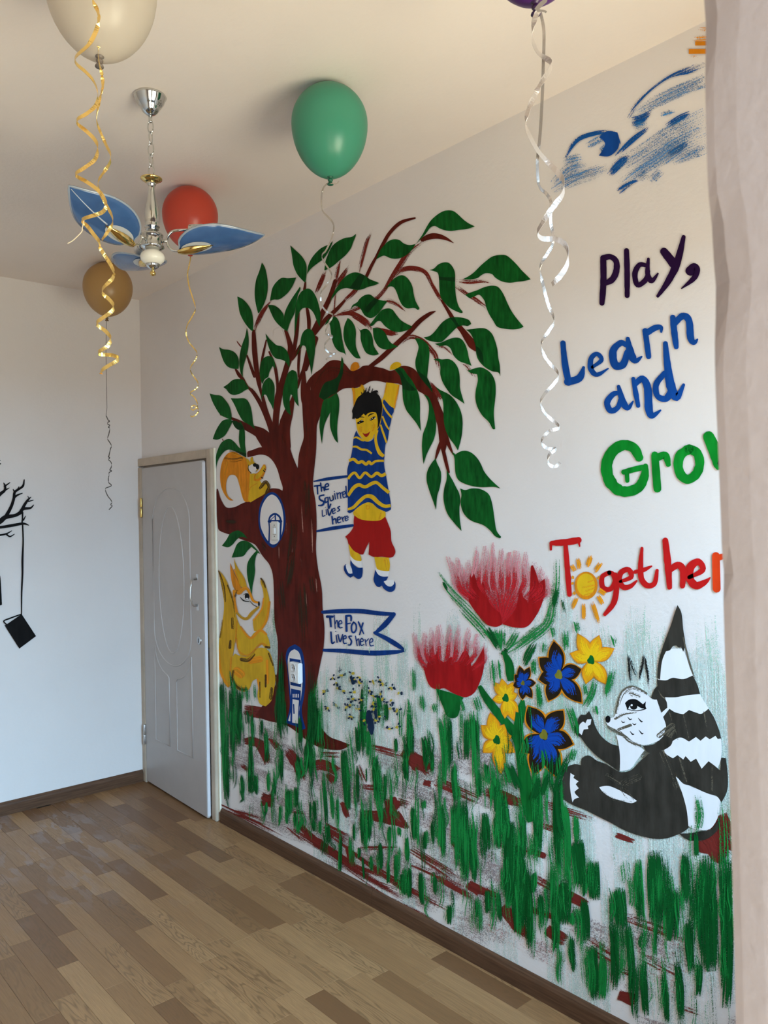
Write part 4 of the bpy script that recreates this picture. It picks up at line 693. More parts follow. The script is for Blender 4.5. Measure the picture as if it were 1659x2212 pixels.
cl.build('cloud_edge', M['ledge'] if 0 else dry('cloud_edge_dry', (.005, .075, .30), .3), co)
s2 = stroke('sun_ray', 'Y', '1285,243,24 1400,242,22;1315,205,20 1400,204,20', M['orange'], mural, 'orange painted sun rays cut off by the jamb at the top', cap='flat'); Strokes().adds('Y', '1300,182,22 1400,176,30;1325,135,20 1400,140,20;1290,270,12 1330,268,10', load=.45, cap='flat').build('sun_ray', M['orangedry'], s2, None)
# ---- fox
fox = poly('painted_fox', 'K', '68,258 130,320 190,420 240,550 280,680 310,850 325,950 318,1100 300,1250 270,1430 240,1560 235,1700 240,1845 200,1862 140,1782 105,1650 90,1500 80,1330 90,1180 120,1010 145,850 150,700 130,560 100,400', M['ochre'], mural, label='painted yellow fox sitting with raised paw left of the trunk, beside the door')
poly('haunch', 'K', '240,1600 250,1480 300,1400 360,1430 450,1440 540,1390 600,1330 700,1325 770,1380 810,1480 832,1600 852,1750 832,1900 800,2040 720,2122 640,2085 608,1980 620,1850 600,1745 540,1780 500,1880 430,1922 330,1885 270,1800', M['foxy'], fox)
poly('chest', 'K', '320,900 350,980 385,1050 430,1100 510,1192 560,1120 640,1078 700,1095 750,1180 778,1280 778,1332 720,1330 660,1265 590,1310 530,1390 450,1430 375,1432 340,1350 318,1200', M['foxy'], fox)
poly('raised_paw', 'K', '655,368 700,420 740,540 772,680 772,800 740,930 690,1040 620,1092 560,1092 548,950 620,870 670,760 690,640 680,530 648,430', M['ochre'], fox)
poly('ear', 'K', '285,108 340,230 400,320 440,400 466,498 400,500 350,430 310,280', M['ochre'], fox); poly('ear', 'K', '233,163 270,250 310,350 350,430 388,512 370,562 300,530 260,440 240,300', M['orange'], fox)
Strokes().adds('K', '285,540,26 355,575,46 400,530,54 460,512,40 510,590,34 550,680,34 622,706,24;285,550,34 298,700,30 325,840,34', load=.95).build('head_line', M['orangedry'], fox)
Strokes().adds('K', '330,850,30 400,915,34 470,922,40 530,850,46 622,768,28', load=.9).build('jaw', dry('fox_jaw_dry', (.50, .27, .02)), fox)
Strokes().adds('K', '770,700,30 735,930,34 660,1070,30;550,945,24 660,800,26 690,650,20;320,1200,30 345,1360,34 450,1432,36 540,1385,34 660,1268,34 760,1320,20;380,1040,26 510,1190,34 640,1085,34 730,1140,26;250,1460,26 240,1640,24;740,1500,40 745,1800,36;610,1750,26 640,1900,30;80,1350,26 110,1660,34 210,1850,30;330,960,20 310,1240,24;330,1640,120 380,1680,120;520,1500,90 640,1480,90;290,250,16 350,420,26;340,260,10 440,420,16', load=.76).build('fur_shade', M['orangedry'], fox, 'orange outlines', 'stuff')
Strokes().adds('K', '80,280,20 140,480,40 170,690,24;200,470,20 270,680,26 300,900,24;130,950,24 100,1180,24;265,920,30 270,1050,40;240,1230,30 230,1320,40;655,378,24 690,440,36 716,500,14;280,1640,30 280,1780,40 380,1880,50 450,1880,40;390,1480,50 480,1490,50 560,1410,40;640,1790,14 640,2000,14;800,1880,40 790,2010,50;720,1310,30 770,1320,30;760,1400,20 820,1560,26;860,1700,24 870,1850,24;720,1700,30 720,1850,30;330,540,10 300,620,30', load=.68).build('fur_shade', M['foxbr'], fox, 'dark brown strokes', 'stuff')
blob('nose', 'K', 627, 722, 13, 34, M['hair'], fox); blob('eye', 'K', 465, 622, 30, 44, M['hair'], fox); blob('eye_light', 'K', 466, 652, 16, 10, M['white'], fox)
Strokes().adds('K', '370,630,6 420,680,16 490,690,12;420,600,8 450,580,10;500,680,6 550,735,9 600,760,10', load=.8).build('eye_line', M['hairdry'], fox)
stroke('jamb_mark', 'K', '60,1245,18 68,1275,14;62,1310,16 70,1345,10', M['hair'], fox)
# ---- tulips
def tulip(crop, base, tips, mids, petals, label, wid):
    t = Strokes(); bx, by = base
    for (tx, ty), (mx, my) in zip(tips, mids):
        for k in range(2):
            jx = R3.uniform(-14, 14); w = wid*R3.uniform(1.0, 1.6)
            t.add(P(crop, f'{bx+jx*.3},{by-10},{w*.35} {mx+jx},{my},{w} {(mx+tx)/2+jx},{(my+ty)/2},{w} {tx+jx},{ty+R3.uniform(-20, 40)},{w*.4}'), cap='flat', fade=[.74, .66, .56, .48, .34])
    o = t.build('painted_tulip', M['tpink'], mural, label)
    t2 = Strokes()
    for (tx, ty), (mx, my) in zip(tips, mids):
        ex, ey = mx+(tx-mx)*.42, my+(ty-my)*.42
        t2.add(P(crop, f'{bx},{by-10},{wid*.5} {(bx+mx)/2},{(by+my)/2+8},{wid} {mx},{my},{wid*.9} {ex},{ey},{wid*.5}'), cap='flat', fade=[1, .82, .62, .42, .08])
    t2.build('petal_streak', M['tdry'], o, None)
    for p_ in petals: poly('petal', crop, p_, M['tred'], o, corner=50)
    t3 = Strokes(); t4 = Strokes()
    for (tx, ty), (mx, my) in zip(tips, mids):
        for k in range(1):
            jx = R3.uniform(-20, 20); qx, qy = bx+(mx-bx)*.7, by+(my-by)*.7; ex, ey = mx+(tx-mx)*.62, my+(ty-my)*.62
            t3.add(P(crop, f'{qx+jx},{qy},{wid*.5} {mx+jx},{my},{wid*.8} {(mx+ex)/2+jx},{(my+ey)/2},{wid*.7} {ex+jx},{ey},{wid*.45}'), cap='flat', fade=[.3, .75, .66, .42, .08])
        t4.add(P(crop, f'{mx+(bx-mx)*.3},{my+(by-my)*.3},10 {mx},{my},22 {mx+(tx-mx)*.7},{my+(ty-my)*.7},20'), cap='flat', fade=[.1, .42, .42, .3, .1])
    t3.build('petal_streak', M['tdry'], o, None)
    return o
t1 = tulip('N', (965, 890), [(430, 200), (510, 225), (640, 250), (720, 150), (800, 120), (880, 112), (950, 140), (1030, 170), (1100, 165), (1190, 195), (1270, 300), (1340, 330), (1400, 420)],
           [(560, 560), (600, 560), (650, 540), (720, 500), (800, 500), (880, 500), (950, 480), (1030, 480), (1100, 480), (1190, 500), (1270, 540), (1340, 560), (1390, 600)],
           ['650,390 665,440 690,395 715,470 740,430 760,520 775,455 800,560 840,680 890,740 945,790 965,890 900,916 800,885 720,790 640,665 650,560', '970,890 1060,790 1105,700 1135,510 1165,620 1190,650 1215,690 1232,520 1240,340 1262,320 1290,390 1320,490 1345,470 1375,450 1382,560 1345,700 1285,820 1200,915 1080,920'], 'large red painted tulip with faded pink petal tips, left of the word Together', 62)
t2 = tulip('N', (380, 1505), [(100, 940), (200, 940), (270, 915), (350, 900), (450, 880), (540, 900), (640, 930), (720, 990), (795, 1080)], [(170, 1230), (230, 1200), (290, 1180), (350, 1180), (430, 1180), (520, 1190), (600, 1180), (690, 1200), (760, 1260)],
           ['195,1290 230,1310 262,1180 285,1230 312,1190 340,1150 360,1230 400,1260 430,1240 470,1200 500,1260 540,1250 575,1170 612,1140 645,1200 665,1300 700,1260 742,1190 785,1110 792,1250 765,1400 700,1545 620,1595 555,1585 480,1552 400,1510 330,1522 250,1470'], 'smaller dark red painted tulip nearest the fox banner', 58)
sg = Strokes(); sd_ = Strokes(); sl_ = Strokes()
sl_.adds('N', '345,385,24 470,580,70 620,760,110 800,960,110 930,1130,70;1490,260,60 1480,480,80 1460,700,80 1400,880,110 1250,1000,130 1080,1130,120 990,1220,60', load=.52, cap='flat')
sl_.adds('N', '800,940,60 900,1060,60 950,1150,50;1120,950,60 1040,1080,70 980,1160,50;960,930,90 960,1150,70;880,930,60 940,1120,50', load=.6, cap='flat')
sd_.adds('N', '820,915,44 880,1040,60 925,1120,50;390,480,26 430,560,30;1500,540,44 1478,640,60 1465,740,40;1540,640,26 1575,800,18;1290,1070,60 1220,1180,80 1178,1300,44;960,1140,80 1010,1180,60', load=.8, cap='flat')
sl_.build('flower_leaf', M['gmid'], t1, 'dry green leaves and calyx around the large tulip', 'stuff'); sd_.build('flower_leaf', M['gdark'], t1, None, 'stuff')
stroke('stem', 'O', '330,330,40 385,450,84 400,560,90 405,640,60', M['gstem'], t1, cap='flat')
poly('calyx', 'N', '318,1512 400,1534 480,1558 590,1602 562,1650 545,1749 520,1790 470,1800 420,1770 395,1700 360,1620', M['gstem'], t2)
stroke('stem', 'O', '75,690,40 130,790,70 200,890,84 330,1050,92 430,1170,96 490,1300,96 525,1500,110 560,1700,136 600,1950,150 640,2120,110', M['gstem'], t2, cap='flat')
stroke('stem', 'O', '535,840,36 515,950,96 490,1080,96 478,1180,90 485,1290,80', M['gstem'], t1, cap='flat')
# ---- lilies
def lily(name, crop, c, tips, wid, mats, label, heart, edge):
    ox, oy, z = CROPS[crop]; o = None
    def petal(tip, k, w):
        d = Vector((tip[0]-c[0], tip[1]-c[1])); L_ = d.length; d.normalize(); n_ = Vector((-d.y, d.x)); out = []
        for f, g in ((.06, .12), (.3, .42), (.55, .5), (.78, .34), (1, 0), (.78, -.34), (.55, -.5), (.3, -.42), (.06, -.12)):
            q = Vector(c)+d*L_*(f if f < 1 else k)+n_*w*g; out.append((ox+q.x/z, oy+q.y/z))
        return out
    for tp in tips:
        e = poly('petal_edge' if o else name, None, None, mats[0], o or mural, pts=petal(tp, 1.04, wid*1.17), label=None if o else label); o = o or e
    for tp in tips: poly('petal', None, None, mats[1], o, pts=petal(tp, .98, wid*.98))
    st = Strokes()
    for tp in tips:
        d = Vector(tp)-Vector(c); q1 = Vector(c)+d*.12; q2 = Vector(c)+d*.45; q3 = Vector(c)+d*(.86 if edge else .72)
        st.add(P(crop, f'{q1.x},{q1.y},{wid*.3} {q2.x},{q2.y},{wid*.72} {q3.x},{q3.y},{wid*.25}'), cap='flat', fade=[1.1, .95, .8, .55, .2])
    st.build('petal_streak', mats[2], o, None)
    poly('flower_heart', None, None, mats[3], o, pts=[(ox+(c[0]+heart*math.cos(a)*(.75+.3*((i*7) % 3)/2))/z, oy+(c[1]+heart*1.25*math.sin(a)*(.75+.3*((i*5) % 3)/2))/z) for i, a in enumerate([k*math.pi/5 for k in range(10)])], corner=180)
    return o
YM = (M['orange'], paint('lily_amber_paint', (.80, .36, .010), .14), M['ydry'], M['gstem']); BM = (M['orange'], M['petald'], M['petalb'], M['speck'])
lily('painted_lily', 'O', (1255, 420), [(1112, 145), (1337, 163), (1492, 300), (1417, 672), (1200, 666), (1035, 350)], 125, YM, 'yellow painted lily below the sun, highest of the three yellow ones', 42, 1)
lily('painted_lily', 'O', (355, 820), [(312, 618), (428, 655), (474, 778), (484, 965), (442, 1056), (345, 1030), (218, 835), (232, 655)], 88, YM, 'yellow painted lily beside the large tulip stem, middle of the three yellow ones', 38, 1)
lily('painted_lily', 'O', (262, 1262), [(190, 978), (335, 1100), (410, 1220), (445, 1390), (305, 1615), (118, 1392), (98, 1108)], 122, YM, 'yellow painted lily lowest of the three yellow ones, at the grass', 42, 1)
lily('painted_lily', 'O', (915, 575), [(860, 212), (1155, 515), (1158, 872), (803, 855), (698, 625), (702, 392)], 165, BM, 'blue and black painted lily touching the highest yellow lily', 44, 0)
lily('painted_lily', 'O', (535, 662), [(500, 480), (604, 492), (672, 660), (633, 822), (530, 840), (430, 690), (445, 572)], 85, BM, 'smallest blue and black painted lily on the large tulip stem', 22, 0)
lily('painted_lily', 'O', (757, 1208), [(586, 902), (963, 945), (1070, 1308), (902, 1660), (645, 1640), (525, 1395)], 200, BM, 'largest blue and black painted lily, beside the raccoon paw', 48, 0)
# ---- raccoon
rac = poly('painted_raccoon', 'Q', '950,1330 1020,1400 1070,1500 1100,1620 1150,1720 1180,1840 1212,1930 1190,2010 1080,2072 950,2102 800,2080 650,2030 520,1960 400,1900 300,1850 180,1800 100,1740 84,1650 110,1560 98,1510 150,1470 210,1450 262,1460 270,1400 330,1375 400,1420 480,1450 560,1500 620,1520 700,1500 780,1420 850,1360', M['rblack'], mural, label='painted black and white raccoon with a striped tail sitting beside the jamb')
poly('body_gap', 'Q', '420,1650 500,1640 600,1680 690,1730 748,1770 700,1790 620,1770 520,1740 450,1690', M['white'], rac)
poly('tail', 'Q', '1000,450 1150,445 1235,680 1300,850 1380,980 1440,1090 1480,1240 1478,1400 1440,1500 1200,1520 1020,1380 980,1300 960,1000 1000,900 935,720 955,560', M['white'], rac)
poly('rump', 'Q', '1085,1560 1200,1635 1320,1685 1475,1745 1455,1900 1380,2015 1260,2015 1195,1990 1180,1850 1140,1700', M['white'], rac)
for t in ('1100,68 1135,140 1150,280 1168,405 1150,475 1130,430 1112,440 1090,420 1060,425 1035,460 1000,470 965,560 948,718 924,700 936,560 980,410 1040,250 1075,140', '922,715 1000,722 1060,700 1150,712 1232,680 1272,760 1297,842 1200,850 1130,862 1080,870 1010,870 970,860 930,790', '868,875 900,800 925,772 950,850 1002,900 1012,960 962,1002 930,920 900,890',
          '975,1040 1030,970 1080,1000 1150,1018 1200,980 1260,1002 1310,1012 1370,968 1420,1050 1460,1150 1480,1228 1450,1232 1430,1205 1380,1235 1345,1210 1300,1248 1260,1215 1200,1255 1130,1220 1065,1245 1000,1300 900,1290 950,1220 980,1180 1000,1120', '1008,1370 1060,1400 1100,1372 1150,1410 1170,1380 1215,1430 1262,1402 1310,1490 1370,1425 1430,1470 1472,1510 1480,1395 1520,1398 1537,1550 1532,1680 1482,1785 1440,1728 1380,1712 1300,1680 1220,1640 1150,1620 1090,1550 1050,1450', '1108,2052 1200,2052 1300,2032 1380,2022 1440,1960 1472,1895 1462,2000 1400,2072 1320,2112 1200,2112'):
    poly('tail_band', 'Q', t, M['rblack'], rac, corner=48)
Strokes().adds('Q', '1150,350,10 1180,480,16 1212,600,18 1248,700,10', load=.75).adds('Q', '1030,1000,30 1100,1220,40;1150,1020,14 1200,1230,16;1330,1000,14 1370,1220,14;1000,720,10 1030,860,12;1150,715,12 1190,850,12;1120,1400,16 1180,1600,16;1400,1480,16 1400,1680,16;960,1350,40 1080,1650,40', load=.3).adds('Q', '760,1560,60 620,1640,70 700,1750,50;500,1540,60 600,1600,60;450,1690,18 560,1760,22 740,1785,16', load=.35).build('fur_streak', M['grey'], rac, None, 'stuff')
poly('arm', 'Q', '240,1052 262,1020 300,1025 332,988 362,1050 390,1130 440,1210 520,1272 590,1292 602,1400 592,1515 500,1450 400,1380 320,1300 260,1220 218,1190 204,1130 232,1090', M['rblack'], rac, corner=50)
poly('paw_pad', 'Q', '248,1112 280,1080 300,1095 315,1062 352,1060 345,1105 320,1120 325,1145 285,1150 268,1198 246,1180', M['white'], rac, corner=50)
poly('paw_pad', 'Q', '170,1528 205,1550 195,1570 240,1600 215,1625 242,1660 205,1690 215,1712 245,1740 205,1755 188,1782 172,1700 165,1620', M['white'], rac, corner=40)
poly('chest', 'Q', '568,1195 650,1220 760,1290 812,1330 742,1425 690,1492 600,1512 600,1380 588,1280', M['white'], rac)
poly('head', 'Q', '555,1030 588,930 610,835 680,785 760,782 830,840 880,885 920,890 950,980 982,1080 990,1160 960,1230 880,1270 800,1285 720,1260 650,1200 560,1150 492,1110 480,1065 520,1050', M['white'], rac)
Strokes().adds('Q', '672,462,4 698,570,24 735,660,24 770,735,12;670,470,12 682,600,28 692,700,22 706,780,10;812,462,5 796,570,28 778,660,24 770,740,10;814,470,14 832,600,28 846,690,22 850,800,10', load=.68, cap='flat').build('ear', M['hairdry'], rac)
Strokes().adds('Q', '570,1000,26 600,880,34 650,812,46 720,788,40 825,838,30;700,840,50 760,860,40', load=.5).adds('Q', '480,1110,10 530,1150,30 600,1180,34 680,1250,26 770,1292,34;590,1150,26 690,1115,30;560,1050,30 650,1010,24 740,1000,14;940,1200,50 1050,1120,60;860,1320,60 980,1260,60 1060,1160,50;800,1380,40 850,1330,40', load=.6).build('fur_streak', M['grey'], rac, 'grey shading round the muzzle', 'stuff')
poly('neck', 'Q', '800,1292 900,1275 985,1200 1062,1230 1040,1290 960,1335 850,1352', M['rblack'], rac)
poly('eye', 'Q', '643,920 680,890 740,888 800,930 826,905 822,945 832,972 780,962 720,922 685,945 668,985', M['hair'], rac); blob('iris', 'Q', 720, 950, 32, 28, M['hair'], rac); blob('eye_light', 'Q', 702, 938, 9, 9, M['white'], rac)
stroke('eye_line', 'Q', '660,972,6 740,988,8 820,972,8', M['hair'], rac); blob('nose', 'Q', 496, 1060, 22, 32, M['hair'], rac)
stroke('whisker_mark', 'Q', '612,1075,4 625,1088,9 642,1085,6;668,1042,4 685,1062,10 702,1058,6;758,1050,4 785,1080,12 796,1080,6;708,1095,4 725,1108,9 740,1100,6;688,1165,4 708,1190,11 722,1190,6;765,1155,4 790,1185,12 802,1182,6', M['hair'], rac)
# ---- grass
gd = Strokes(); gm = Strokes()
VG = '80,60,880,50;150,80,560,70;210,60,480,70;120,430,900,50;300,450,880,45;320,250,420,35;395,290,400,30;430,400,620,50;545,50,420,55;565,540,760,40;350,740,890,35;235,740,890,35;450,730,860,35;500,770,900,25;615,860,1060,50;680,840,1000,50;705,270,460,30;690,570,740,40;805,60,480,90;780,480,700,100;850,200,480,60;910,800,1110,45;965,870,1080,40;830,950,1110,45;790,960,1100,25;1015,940,1130,25;540,980,1140,25;665,1040,1150,30;430,980,1060,30;1085,560,990,90;1180,680,960,40;1235,0,560,70;1180,350,540,60;1260,380,570,40;1350,90,280,50;1410,150,290,45;1330,600,930,80;1250,680,780,15;1400,740,940,35;1490,440,540,40;1590,240,560,60;1570,580,760,45;1220,1030,1300,55;1275,1030,1260,45;1150,1140,1260,30;1365,1300,1490,50;1440,1160,1280,40;1520,1160,1230,25;1635,1000,1240,45;1580,1260,1430,40;1490,1400,1570,45;1425,1450,1610,30;1545,1540,1660,50;1600,1500,1650,45;1285,1400,1510,25;1190,1330,1410,35;1225,1410,1570,25;1040,1230,1500,35;870,1110,1210,35;820,1100,1190,35;930,1160,1260,25;600,1040,1130,35'
WG = '180,0,260,60;290,130,330,60;350,230,400,40;430,0,480,50;500,0,350,50;540,370,640,60;630,0,300,60;720,0,250,60;730,400,600,60;800,350,440,50;880,470,720,70;890,600,1000,70;140,250,460,40;205,750,940,40;290,640,700,30;295,900,1030,35;360,820,990,35;440,700,1080,60;520,700,1000,50;560,680,1180,80;620,680,1250,90;690,850,1280,80;790,760,1040,80;880,780,1020,70;950,600,1090,90;990,1080,1280,60;1000,820,1060,80;1080,760,1130,70;1090,1120,1320,60;1210,500,1050,100;1380,540,1200,70;1440,700,1320,70;1340,1180,1660,60;1180,1240,1380,50;1530,780,1000,60;1560,980,1300,120;1590,1280,1420,40;1060,1300,1650,160;970,1280,1500,60;800,1380,1550,60;710,1460,1580,35;490,1500,1640,50;265,1240,1480,50;375,1260,1400,40;165,1230,1420,60;115,1260,1400,45;60,1090,1290,40;145,950,1110,35;1440,1400,1520,60;1490,1560,1650,50;1240,1420,1650,60;900,1400,1620,50'
XG = '1010,520,700,45;1040,560,700,40;1080,440,660,40;1140,440,690,35;1200,580,760,35;1275,620,790,30;1325,580,770,35;1400,580,690,30;1440,200,580,100;1495,200,710,60;1240,170,420,80;1240,420,540,14;1180,200,400,40;1300,300,480,60;1370,420,600,40;1350,170,330,40;1520,200,500,30;900,270,420,60;975,340,490,40;930,480,600,30;860,320,520,40;720,150,440,60;760,240,500,40;690,120,330,50;1110,300,440,60;1010,200,330,60;950,130,280,60'
for crop, data in (('V', VG), ('W', WG), ('X', XG)):
    for t in data.split(';'):
        x, a_, b_, w = (float(q) for q in t.split(',')); ln = b_-a_; lean = R3.uniform(-.03, .09)*ln; bow = R3.uniform(-.03, .03)*ln
        a_ -= .08*ln; b_ += .06*ln; w *= .70 if crop == 'V' else .80
        p = P(crop, f'{x-lean/2},{a_},{w*.8} {x+bow-lean*.2},{a_+ln*.3},{w} {x+bow+lean*.2},{a_+ln*.7},{w} {x+lean/2},{b_},{w*.8}')
        (gd if R3.random() < .74 else gm).add(p, cap='flat', fade=[.38, .78, .92, .98, .98, .95, .9, .76, .35], ends=.66)
        for k in range(1 if crop == 'X' else 2):
            sh = R3.uniform(-1, 1)*p[0][2]*1.1; dy = R3.uniform(-.35, .25)*abs(p[-1][1]-p[0][1]); ld = R3.uniform(.34, .62)
            gm.add([(q[0]+sh, q[1]+dy, q[2]*R3.uniform(.7, 1.3)) for q in p], cap='flat', fade=[ld*.3, ld*.85, ld, ld*1.05, ld, ld, ld*.95, ld*.8, ld*.3], ends=.6)
for i in range(400):
    x = R3.uniform(474, 1590); f = R3.random(); sc = .5+.62*(x-470)/1100
    yb = ybase(x)-R3.uniform(8, 60)*sc; yt_ = ytop(x)-60*sc; y1_ = yt_+(yb-yt_)*f+20; ln = R3.uniform(50, 170)*sc; y0_ = y1_-ln; w = R3.uniform(6, 24)*sc; ld = R3.uniform(.22, .62)
    if 1212 < x < 1580 and y0_ < 1830: continue
    (gd if R3.random() < .3 else gm).add([(x, y0_, w*.7), (x+R3.uniform(-3, 5), y0_+ln*.35, w), (x+R3.uniform(-4, 7), y0_+ln*.7, w), (x+R3.uniform(-4, 10), y1_, w*.5)], cap='flat', fade=[ld*.3, ld*.85, ld, ld, ld*1.05, ld, ld, ld*.8, ld*.25], ends=.6)
# reeds between the tulips and the lilies, and strokes among the flowers
gm.adds('N', '860,1230,50 880,1500,60;920,1230,50 940,1430,50;1270,1220,50 1270,1380,60;1310,1460,60 1350,1700,60;1570,940,70 1580,1160,60;1440,900,40 1470,1020,40;1380,1060,50 1370,1180,50;560,1600,40 600,1740,50;700,1590,70 740,1740,80;190,1560,70 200,1740,80;300,1650,40 320,1745,60;100,1300,60 110,1550,50', load=.6, cap='flat')
gm.adds('O', '640,400,40 660,580,50;700,700,60 720,950,60;960,150,50 1000,290,60;1090,0,50 1120,130,60;1480,150,60 1520,280,50;1500,500,70 1440,700,80 1420,830,40;1300,600,60 1260,780,70 1170,930,60;1180,650,40 1210,800,50;1010,880,70 1080,1100,80 1100,1250,50;1290,900,60 1320,1000,50;1080,1350,70 1040,1500,60;900,1400,40 930,1700,60;150,1520,60 170,1757,60;240,1640,60 250,1757,60;350,1500,70 400,1757,110;680,1600,60 660,1757,80;780,1560,50 770,1757,70;830,1620,40 850,1757,40;1000,1480,30 990,1600,30;20,950,80 40,1400,90 50,1757,90', load=.66, cap='flat')
gd.adds('W', '1480,260,50 1400,420,50 1350,620,60;1230,450,50 1170,640,60;1300,420,40 1240,600,50;980,330,50 1060,560,60', load=.85, cap='flat')
gm.adds('Q', '1270,1720,60 1290,1900,80 1270,2060,60', load=.66, cap='flat'); gd.adds('Q', '1260,2060,40 1265,2250,46;50,1600,60 60,1900,70 90,2100,90', load=.85, cap='flat')
gm.adds('L', '120,600,60 150,900,50;150,760,40 165,1200,50', load=.34, cap='flat')
gd.adds('K', '120,1760,50 130,2100,60;250,1960,60 260,2200,70;350,1980,50 360,2200,80', load=.7, cap='flat'); gm.adds('K', '300,1760,70 310,2000,80;420,1830,70 430,2050,80;480,1850,40 480,2080,60;560,1800,40 570,2050,50', load=.5, cap='flat')
gd.adds('L', '235,1100,40 220,1500,70 235,1900,60;415,1790,30 430,2020,36;560,1500,70 555,1850,100 520,2080,90', load=.72, cap='flat')
gm.build('grass_blade', M['gmid'], mural, 'mid green dry-brushed grass strokes', 'stuff'); gd.build('grass_blade', M['gdark'], mural, 'dark green grass strokes over the lower wall', 'stuff')
# ---- tiny yellow and navy flowers under the fox banner
yf = Strokes(); nf = Strokes(); stl = Strokes()
FL = '380,1170 520,1140 630,1190 620,1270 310,1340 390,1380 140,1390 540,1400 650,1510 520,1500 820,1450 960,1280 910,1220 1080,1340 920,1440 810,1560 1060,1530 830,1640 1160,1660 300,1590 190,1620 440,1610 600,1640 510,1740 680,1810 770,1700 850,1800 930,1740 1050,1920 1160,1880 780,1850 530,1230 250,1190 300,1260 1180,1400 770,1370 820,1260 1070,1620 500,1570 940,1500'
for i, (x, y) in enumerate(P('M', FL)):
    k = 1/6.5
    for j in range(2): a = R3.uniform(0, 6.28); yf.add([(x+math.cos(a)*8*k, y+math.sin(a)*8*k, 26*k), (x+math.cos(a)*30*k, y+math.sin(a)*26*k, 20*k)])
    for j in range(R3.choice((2, 3, 3, 4))):
        a = R3.uniform(0, 6.28); d = R3.uniform(26, 46)*k; nf.add([(x+math.cos(a)*d*.7, y+math.sin(a)*d*.7, 14*k), (x+math.cos(a)*d*1.3, y+math.sin(a)*d*1.2, 26*k)])
    if i % 3 == 0: stl.add([(x, y+20*k, 5*k), (x+4*k, y+R3.uniform(120, 260)*k, 4*k)])
nf.adds('M', '760,1680,60 760,1760,90 740,1820,40;780,1780,70 790,1900,90 800,1980,40;850,1680,40 860,1760,30;510,1190,40 540,1270,50;350,1050,8 345,1130,8;325,1110,8 380,1085,8')
gw = Strokes().adds('M', '700,980,60 715,1480,60 700,1680,60;840,900,40 850,1300,50;990,950,60 1000,1520,60;420,900,40 440,1300,50;1170,1020,50 1180,1500,60;1260,660,60 1290,900,60;1330,1050,50 1340,1350,60;460,700,40 470,800,50;760,760,20 765,850,20;180,1000,60 190,1500,60;80,1050,40 80,1400,50;300,1350,90 300,1850,90;560,1500,80 580,1900,80;950,1600,80 960,1900,60;1080,1550,60 1100,2000,70', load=.42, cap='flat')
gw.build('grass_wash', M['gwash'], mural, None, 'stuff')
wf_ = yf.build('small_flower', M['fyel'], mural, 'scattered tiny yellow and navy painted flowers under the fox banner', 'stuff'); nf.build('small_petal', M['fnavy'], wf_, None, 'stuff'); stl.build('small_stem', M['gstem'], wf_, None, 'stuff')
# ================================================================== the far wall: black silhouette of a tree with hanging books
silh = empty('mural', (0, -.75, .9), 'black painted silhouette of bare branches and a hanging book on the far wall', 'mural')
S_ = Strokes()
for t in ('-120,800,70 0,735,58 60,690,48 160,672,36 220,640,40 250,600,34 330,590,22 365,558,10', '60,690,40 120,580,34 150,490,30 160,420,28 200,388,24 250,350,24 263,284,12', '150,480,24 190,450,20 242,430,10', '160,420,20 143,388,10', '190,390,12 206,358,8', '240,610,34 270,550,30 305,500,22 336,472,8', '320,490,12 300,460,6', '310,518,14 362,505,8', '-80,520,50 0,440,38 50,400,28 55,350,22 40,318,8', '50,355,20 107,315,10', '50,400,20 100,372,8', '-100,800,34 0,800,30 130,780,32 250,760,26 312,777,8', '245,640,20 245,700,16 240,760,14', '255,720,18 279,678,8', '-60,890,24 0,885,20 70,870,18 127,838,8', '75,880,18 110,900,16 157,874,8', '-30,115,16 6,110,14;-30,60,14 3,75,8'):
    S_.adds('R', t, pt=far_pt)
for t in ('-120,800,70 -250,900,110 -370,1150,165 -410,1700,185 -425,2600,205 -450,3350,270', '-80,520,50 -240,700,80 -350,1050,120', '-100,800,34 -230,860,60', '-60,890,24 -220,930,50'): S_.adds('R', t, pt=far_pt)
S_.build('branch', M['blackm'], silh)
stroke('cord', 'R', '246,770,16 252,950,16 245,1150,22 245,1300,20 236,1500,18 235,1742,12', M['blackm'], silh, pt=far_pt)
poly('book', 'R', '235,1742 392,1982 210,2118 48,1862 78,1850', M['blackm'], silh, pt=far_pt, corner=20, label='solid black tilted book')
stroke('book_page', 'R', '235,1742,12 110,1788,16 42,1818,14 70,1855,14', M['blackm'], silh, pt=far_pt)
poly('book', 'R', '-90,1330 -20,1322 2,1325 10,1400 22,1640 0,1648 -80,1650', M['blackm'], silh, pt=far_pt, label='black painted shape cut by the left edge of the view')
# ================================================================== objects
def wbox(px0, py0, px1, py1, t, bev, px_mid=None):
    a = wall_pt(px0, py0, 0); b = wall_pt(px1, py1, 0); return box_bm(min(a.x, b.x), max(a.x, b.x), -t, -.0008, min(a.z, b.z), max(a.z, b.z), bev)
def wb(x0, x1, y0, y1, z0, z1, bev): return box_bm(x0, x1, -y1, -y0, z0, z1, bev)
whitep = plain('white_plastic', (.78, .77, .75), .32); creamp = plain('cream_plastic', (.70, .67, .62), .35)
dark = plain('dark_gap', (.05, .05, .05), .6)
